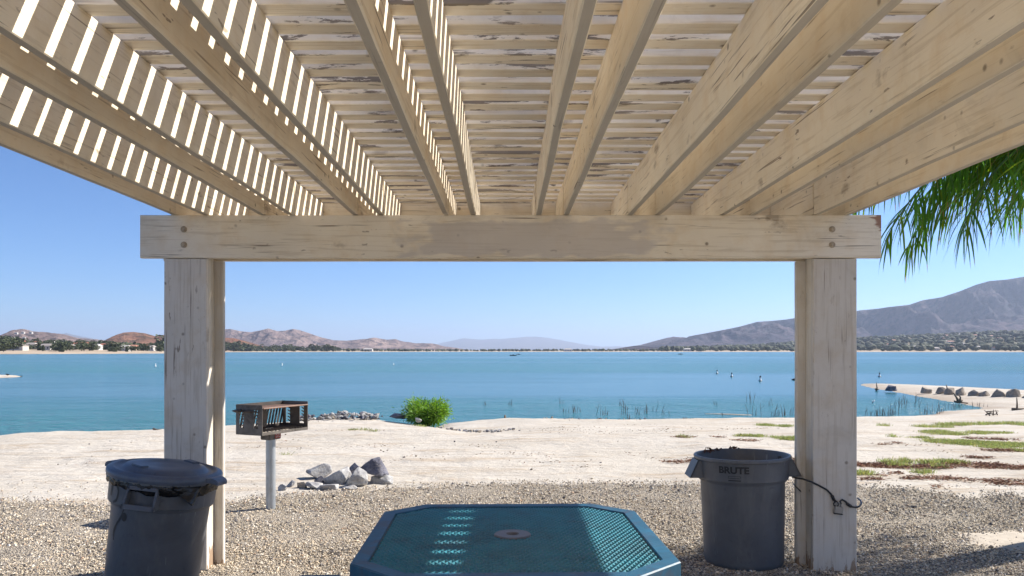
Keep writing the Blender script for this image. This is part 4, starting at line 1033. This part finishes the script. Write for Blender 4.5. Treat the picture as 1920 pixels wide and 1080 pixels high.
# ------------------------------------------------------------------ palm
def palm():
    base=Vector((5.25,6.25,0)); root=empty('palm_tree',base); tag(root,'green feather palm with drooping fronds hanging in at the right edge','palm tree')
    cz=3.06; mb=MB(); pts=[(0.0,0,-.1),(.03,0,.8),(.05,.03,1.6),(.03,.02,2.4),(0,0,cz)]; mb.tube(pts,[.19,.16,.15,.14,.12],16); tr=mb.build('trunk',M_bark,root,smooth=True)
    rs=np.random.RandomState(21)
    # azimuth, elevation of first part, length
    fr=[(168,58,2.9,0),(182,54,3.0,0),(197,58,2.9,0),(174,38,2.9,0),(206,38,2.7,0),(176,46,2.75,0),(190,36,2.7,0),(166,34,2.55,0),(203,46,2.6,0),(158,52,2.5,0),(184,60,2.8,0),(171,62,2.7,0),(214,30,2.4,0),(180,24,2.5,0),(195,22,2.2,0),(163,20,2.1,0),(172,30,2.0,0),(187,48,2.2,0),(208,60,2.7,0),(178,34,1.6,0),(196,40,1.5,0),(160,38,1.6,0),(140,50,1.9,0),(230,40,2.2,0),(225,22,2.0,0),(135,40,1.7,0),(110,30,1.4,0),(250,40,2.1,0),(85,50,1.4,0),(60,20,1.4,0),(30,40,1.7,0),(0,25,2.1,0),(330,45,2.1,0),(295,30,2.1,0),(270,15,2.0,0)]
    for fi,(az,el,L,_) in enumerate(fr):
        az=R(az); el=R(el); pos=Vector((cos(az)*.08,sin(az)*.08,cz)); d=Vector((cos(az)*cos(el),sin(az)*cos(el),sin(el)))
        n=22; sp=[pos.copy()]; dirs=[d.copy()]
        for i in range(n):
            t=i/n; d=(d+Vector((0,0,-.045-.085*t))).normalized(); pos=pos+d*(L/n); sp.append(pos.copy()); dirs.append(d.copy())
        mb=MB(); mb.tube(sp,[.022*(1-i/n*.85) for i in range(n+1)],6); rac=mb.build('frond',plain('frond_stem%d'%fi,(.10,.15,.05),.5,.2) if fi==0 else bpy.data.materials['frond_stem0'],root,smooth=True)
        pts=[];ds=[];Ls=[];Ws=[]
        for i in range(3,n+1):
            t=i/n
            for rep in range(3):
                for s in (-1,1):
                    f_=rs.uniform(0,1); p=sp[i-1].lerp(sp[i],f_); td=dirs[i]; side=td.cross(Vector((0,0,1))).normalized()*s
                    dd=(side*rs.uniform(.5,1.0)+td*rs.uniform(.3,.8)+Vector((0,0,rs.uniform(-.9,.25)))+Vector(rs.normal(0,.18,3))).normalized()
                    pts.append(p); ds.append(dd); Ls.append((.34+.46*sin(pi*min(1,t*1.0)**.7)*1.0)*rs.uniform(.75,1.15)); Ws.append(rs.uniform(.009,.014))
        # each leaflet: 5 segment drooping ribbon
        V=[];Fc=[];cols=[]
        for p,dd,l,w_ in zip(pts,ds,Ls,Ws):
            p=Vector(p); dd=Vector(dd); K=6; dr=rs.uniform(.08,.30); s=dd.cross(Vector((0,0,1))).normalized(); s=(s+Vector(rs.normal(0,.5,3))).normalized(); b=len(V)
            c=np.array((.08,.175,.03))*rs.uniform(.6,1.6); 
            if rs.rand()<.18: c=np.array((.13,.19,.02))*rs.uniform(.8,1.3)
            for k in range(K+1):
                tt=k/K; ww=w_*(.35+1.0*sin(pi*min(1,tt*.75+.12)))*(1-tt**4)*.5
                V.append(p-s*ww); V.append(p+s*ww)
                dd=(dd+Vector((0,0,-dr))).normalized(); p=p+dd*(l/K)
            for k in range(K): Fc.append((b+2*k,b+2*k+1,b+2*k+3,b+2*k+2)); cols.append(c if k<K-1 or rs.rand()>.3 else (.25,.16,.07))
        me=mesh('leaflets',V,Fc); set_cols(me,cols); obj('leaflets',me,M_palm,rac)
palm()

# ------------------------------------------------------------------ on the water: buoys, boats, bird
def buoy(px,py,hpx,label,group,dark=True):
    D=F*(H-ZW)/(py-CY); s=hpx/F*D; root=empty('buoy',((px-CX)/F*D,D,ZW)); tag(root,label,'buoy',group)
    mb=MB(); mb.lathe([(0,-.1*s),(.26*s,-.08*s),(.30*s,.08*s),(.20*s,.20*s),(.14*s,.26*s),(.13*s,.80*s),(.10*s,.88*s),(0,.90*s)],16); o=mb.build('float',M_white,root,smooth=True)
    if dark:
        mb=MB(); mb.lathe([(.31*s,-.06*s),(.32*s,.02*s),(.31*s,.10*s)],16); mb.build('band',M_black,root)
        mb=MB(); mb.lathe([(.142*s,.62*s),(.136*s,.80*s),(.10*s,.90*s),(0,.93*s)],14); mb.build('cap',M_black,root)
buoy(1344.5,700.5,8,'white buoy with dark top, leftmost and farthest of the three by the right post','buoys near the right post')
buoy(1372,706.5,9,'white buoy with dark top, middle of the three by the right post','buoys near the right post')
buoy(1425.5,714.5,11,'white buoy with dark top, rightmost and nearest of the three by the right post','buoys near the right post')
buoy(1649,706.5,9,'dark topped buoy off the tip of the spit, right of the right post','buoys near the right post')
buoy(529,685,5,'tiny white buoy above the right end of the grill','far white buoys',False)
buoy(738,684,4,'tiny white buoy on the lake between the grill and the bush','far white buoys',False)
buoy(291.5,687,6,'tiny white buoy just left of the left post','far white buoys',False)
def boat(px,py,wpx,label,seed):
    D=F*(H-ZW)/(py-CY); L=wpx/F*D; root=empty('boat',((px-CX)/F*D,D,ZW)); tag(root,label,'boat','small boats far out on the lake')
    mb=MB(); K=10; v=[]
    for i in range(K+1):
        t=i/K; x=-L/2+L*t; b=.17*L*math.sin(pi*min(1,.25+t*.75))**.6*(1 if t<.95 else .3)
        v+=[(x,-b,.10*L+.03*L*t),(x,-b*.6,-.03*L),(x,b*.6,-.03*L),(x,b,.10*L+.03*L*t)]
    f=[(i*4+k,i*4+k+1,(i+1)*4+k+1,(i+1)*4+k) for i in range(K) for k in range(3)]+[(i*4+3,i*4,(i+1)*4,(i+1)*4+3) for i in range(K)]+[(0,1,2,3),(K*4+3,K*4+2,K*4+1,K*4)]
    mb.add(v,f); mb.build('hull',M_black if seed else plain('dark_hull',(.08,.09,.11),.5),root)
    mb=MB(); mb.box((0,0,.17*L),(.22*L,.2*L,.09*L)); mb.box((-.38*L,0,.13*L),(.08*L,.1*L,.14*L)); mb.build('cabin',M_grey,root,bevel=.01*L)
boat(962,667.3,13,'small dark boat far out in the middle of the lake',0)
boat(972,664.8,8,'tiny boat just beyond the dark boat in the middle of the lake',1)
boat(1276,664.6,9,'small dark boat far out to the right of the middle of the lake',1)
def bird(px,py,wpx,label,z=ZW,flip=1,col=None,standing=False):
    D=F*(H-z)/(py-CY); s=wpx/F*D; root=None; mb=MB()
    n=10; prof=[(-.5,.02,.10),(-.42,.07,.11),(-.25,.14,.12),(0,.17,.13),(.18,.14,.14),(.28,.09,.19),(.33,.06,.30),(.36,.065,.36),(.40,.055,.37),(.44,.02,.355),(.52,.008,.35)]
    pts=[(flip*a*s,0,c*s) for a,b,c in prof]; mb.tube(pts,[b*s for a,b,c in prof],8)
    if standing:
        for q in (-.03,.05): mb.tube([(q*s,0,0.0),(q*s,0,-.22*s)],.015*s,5)
    return tag(mb.build('bird',col or M_black,None,loc=((px-CX)/F*D,D,z+(.2*s if standing else 0)),smooth=True),label,'bird')
bird(1490,713,12,'dark and white water bird floating left of the right post')
bird(14,705,8,'dark bird standing on the thin sandbar at the left edge',ZW+.10,-1,None,True)
bird(40,706,5,'small dark bird at the tip of the thin sandbar at the left edge',ZW+.02,1)

# ------------------------------------------------------------------ far shore trees and houses
def tree_mesh(seed,kind=0):
    rs=np.random.RandomState(seed); n=420; P_=[];D_=[]
    blobs=[(rs.normal(0,.22),rs.normal(0,.22),rs.uniform(.35,.85),rs.uniform(.16,.28)) for _ in range(9)] if kind==0 else [(rs.normal(0,.05),rs.normal(0,.05),.12+.1*k,.17*(1-k*.1)) for k in range(9)]
    for i in range(n):
        b=blobs[rs.randint(len(blobs))]; d=rs.normal(size=3); d/=np.linalg.norm(d); P_.append(np.array(b[:3])+d*b[3]*rs.uniform(.7,1)); D_.append(d)
    cols=np.array([(.085,.10,.05)])*rs.uniform(.45,1.6,(n,1)); me=leaves_mesh('tree',P_,D_,np.full(n,.13),np.full(n,.12),cols,.3)
    bm=bmesh.new(); bm.from_mesh(me)
    cl=bm.loops.layers.float_color['col']
    v=[bm.verts.new((.03*cos(a),.03*sin(a),z)) for z in (0,.5) for a in (0,2.1,4.2)]
    for k in range(3):
        fc=bm.faces.new((v[k],v[(k+1)%3],v[3+(k+1)%3],v[3+k]))
        for l in fc.loops: l[cl]=(.09,.07,.05,1)
    bm.to_mesh(me); bm.free(); return me
TM=[tree_mesh(300+i,0) for i in range(6)]+[tree_mesh(320+i,1) for i in range(2)]
for m_ in TM: m_.materials.append(M_far)
r9=random.Random(99)
def far_tree(px,D,h,wd,label,group,k=None):
    o=bpy.data.objects.new('tree',TM[r9.randrange(len(TM)) if k is None else k]); C.objects.link(o)
    o.location=((px-CX)/F*D,D,far_z(px,D)-.2); o.scale=(wd,wd,h); o.rotation_euler.z=r9.uniform(0,6.3); tag(o,label,'tree',group)
i=0
while i<165:
    px=r9.uniform(-40,312); D=ip(px,DS)*(1+r9.uniform(.12,.85)); 
    h=r9.uniform(3.5,7.5)*(1+.35*(px<40)); far_tree(px,D,h,h*r9.uniform(1.0,1.6),'dusty green tree among the houses on the far left shore','trees on the far left shore'); i+=1
for i in range(110):
    px=r9.uniform(310,640); D=ip(px,DS)*(1+r9.uniform(.05,.5)); h=r9.uniform(7,14)*(1.2 if px<480 else 1); far_tree(px,D,h,h*r9.uniform(1.1,1.8),'small dark tree on the far shore left of the middle','trees on the far middle shore')
HC=[(.50,.46,.41),(.55,.53,.50),(.50,.34,.26),(.60,.50,.40)]
RC=[(.40,.16,.10),(.42,.20,.13),(.34,.30,.27),(.50,.47,.43)]
def house(px,D,w_,dp,h,label,group,wc,rc,zz=None):
    x=(px-CX)/F*D; z=far_z(px,D) if zz is None else zz; root=empty('house',(x,D,z)); tag(root,label,'house',group)
    mb=MB(); mb.box((0,0,h/2-.5),(w_,dp,h+1)); o=mb.build('wall',None,root); set_cols(o.data,[wc]*6); o.data.materials.append(M_house)
    e=.5; a,b=w_/2+e,dp/2+e; r=h+min(w_,dp)*.22
    mb=MB(); mb.add([(-a,-b,h),(a,-b,h),(a,b,h),(-a,b,h),(-a*.6,0,r),(a*.6,0,r)],[(0,1,5,4),(1,2,5),(2,3,4,5),(3,0,4),(3,2,1,0)]); o=mb.build('roof',None,root); set_cols(o.data,[rc]*5); o.data.materials.append(M_house)
    for k in (-.3,0,.3):
        mb=MB(); mb.box((k*w_,-dp/2-.03,h*.5),(w_*.12,.06,h*.35)); o=mb.build('window',None,root); set_cols(o.data,[(.05,.06,.08)]*6); o.data.materials.append(M_house)
hs=[(22,565,22,0,2),(5,600,14,0,3),(72,720,12,1,0),(88,600,10,1,2),(97,760,9,1,3),(125,640,11,1,2),(146,720,16,3,0),(158,760,10,1,0),(203,720,18,2,0),(204,770,13,1,1),(222,640,9,1,2),(235,640,8,1,3),(275,760,11,2,0),(40,760,10,2,0),(60,640,9,3,2),(180,650,8,1,3),(250,690,9,3,1),(110,690,9,3,1),(283,700,8,1,2),(300,800,10,3,0)]
for k,(px,D,w_,ci,ri) in enumerate(hs):
    house(px,D+40,w_,8,3.6,'pale house with %s roof among the trees on the far left shore'%('a red tiled' if ri<2 else 'a grey'),'%s houses on the far left shore'%('red roofed' if ri<2 else 'grey roofed'),HC[ci],RC[ri])
for k in range(9):
    px=r9.choice([20,28,34,42,46,30,24,60,12])+r9.uniform(-3,3); D=1820+r9.uniform(-200,160)
    vh=(CY-r9.uniform(621,634))/F*D
    house(px,D,6,5,2.6,'tiny white house high on the dry hill at the left edge','houses on the left hill',(.5,.48,.46),(.42,.4,.38),zz=H+vh-4)
for k in range(34):
    px=r9.uniform(1640,1930); D=ip(px,DS)*(1+r9.uniform(.1,.9)); house(px,D,r9.uniform(10,18),10,5,'tiny pale house among the trees under the right mountains','houses under the right mountains',r9.choice(HC),r9.choice(RC))
for k,px in enumerate((1065,690,1290)): house(px,ip(px,DS)*1.12,r9.uniform(14,26),10,5,'tiny pale building on the low far shore across the middle of the lake','buildings on the far middle shore',HC[1],RC[3])
# woodland that reads as one mass: right slopes and the low middle shore
def woodland(name,label,n,pxr,fr,hr,seed,pw=1.0):
    rs=np.random.RandomState(seed); V=[];Fc=[];cols=[]
    bm=bmesh.new(); bmesh.ops.create_icosphere(bm,subdivisions=1,radius=1); ico=np.array([v.co[:] for v in bm.verts]); tri=[tuple(v.index for v in f.verts) for f in bm.faces]; bm.free()
    for i in range(n):
        px=rs.uniform(*pxr); D=ip(px,DS)*(1+fr[0]+(fr[1]-fr[0])*rs.rand()**pw); h=rs.uniform(*hr); z=far_z(px,D); x=(px-CX)/F*D
        s=np.array([h*rs.uniform(.5,1.0),h*rs.uniform(.5,.9),h*.55]); v=ico*s*rs.uniform(.65,1.2,(12,1))+np.array([x,D,z+h*.5]); b=len(V)
        V+=v.tolist(); Fc+=[(a+b,c+b,d+b) for a,c,d in tri]; c0=np.array((.060,.072,.036) if rs.rand()<.75 else (.10,.10,.05))*rs.uniform(.5,1.5); cols+=[c0*rs.uniform(.75,1.25) for _ in tri]
    me=mesh(name,V,Fc); set_cols(me,cols); tag(obj(name,me,M_far),label,'woodland',kind='stuff')
woodland('woodland','dark scattered woodland at the foot of the right mountains',3600,(1240,2500),(.05,1.05),(5,13),5,.8)
woodland('woodland','thin line of dark trees along the low middle shore',700,(420,1260),(.05,.6),(3,7),6)
woodland('woodland','scrub and treetops behind the left shore houses',700,(-300,420),(.35,1.0),(3,6),7)

# ------------------------------------------------------------------ haze
hb_=MB(); hb_.box((0,10000,306),(60000,32000,628)); hz=hb_.build('haze',None)
hz.location.z=-5.5+ (0) ; hm=bpy.data.materials.new('haze_air'); hm.use_nodes=True; t=hm.node_tree
for n_ in list(t.nodes):
    if n_.type!='OUTPUT_MATERIAL': t.nodes.remove(n_)
pv=t.nodes.new('ShaderNodeVolumePrincipled'); pv.inputs['Color'].default_value=(.64,.76,1.0,1); pv.inputs['Density'].default_value=6.2e-5; pv.inputs['Anisotropy'].default_value=.2
t.links.new(pv.outputs[0],t.nodes['Material Output'].inputs['Volume']); hz.data.materials.append(hm)
tag(hz,'thin pale blue haze over the lake and mountains','haze',kind='stuff')
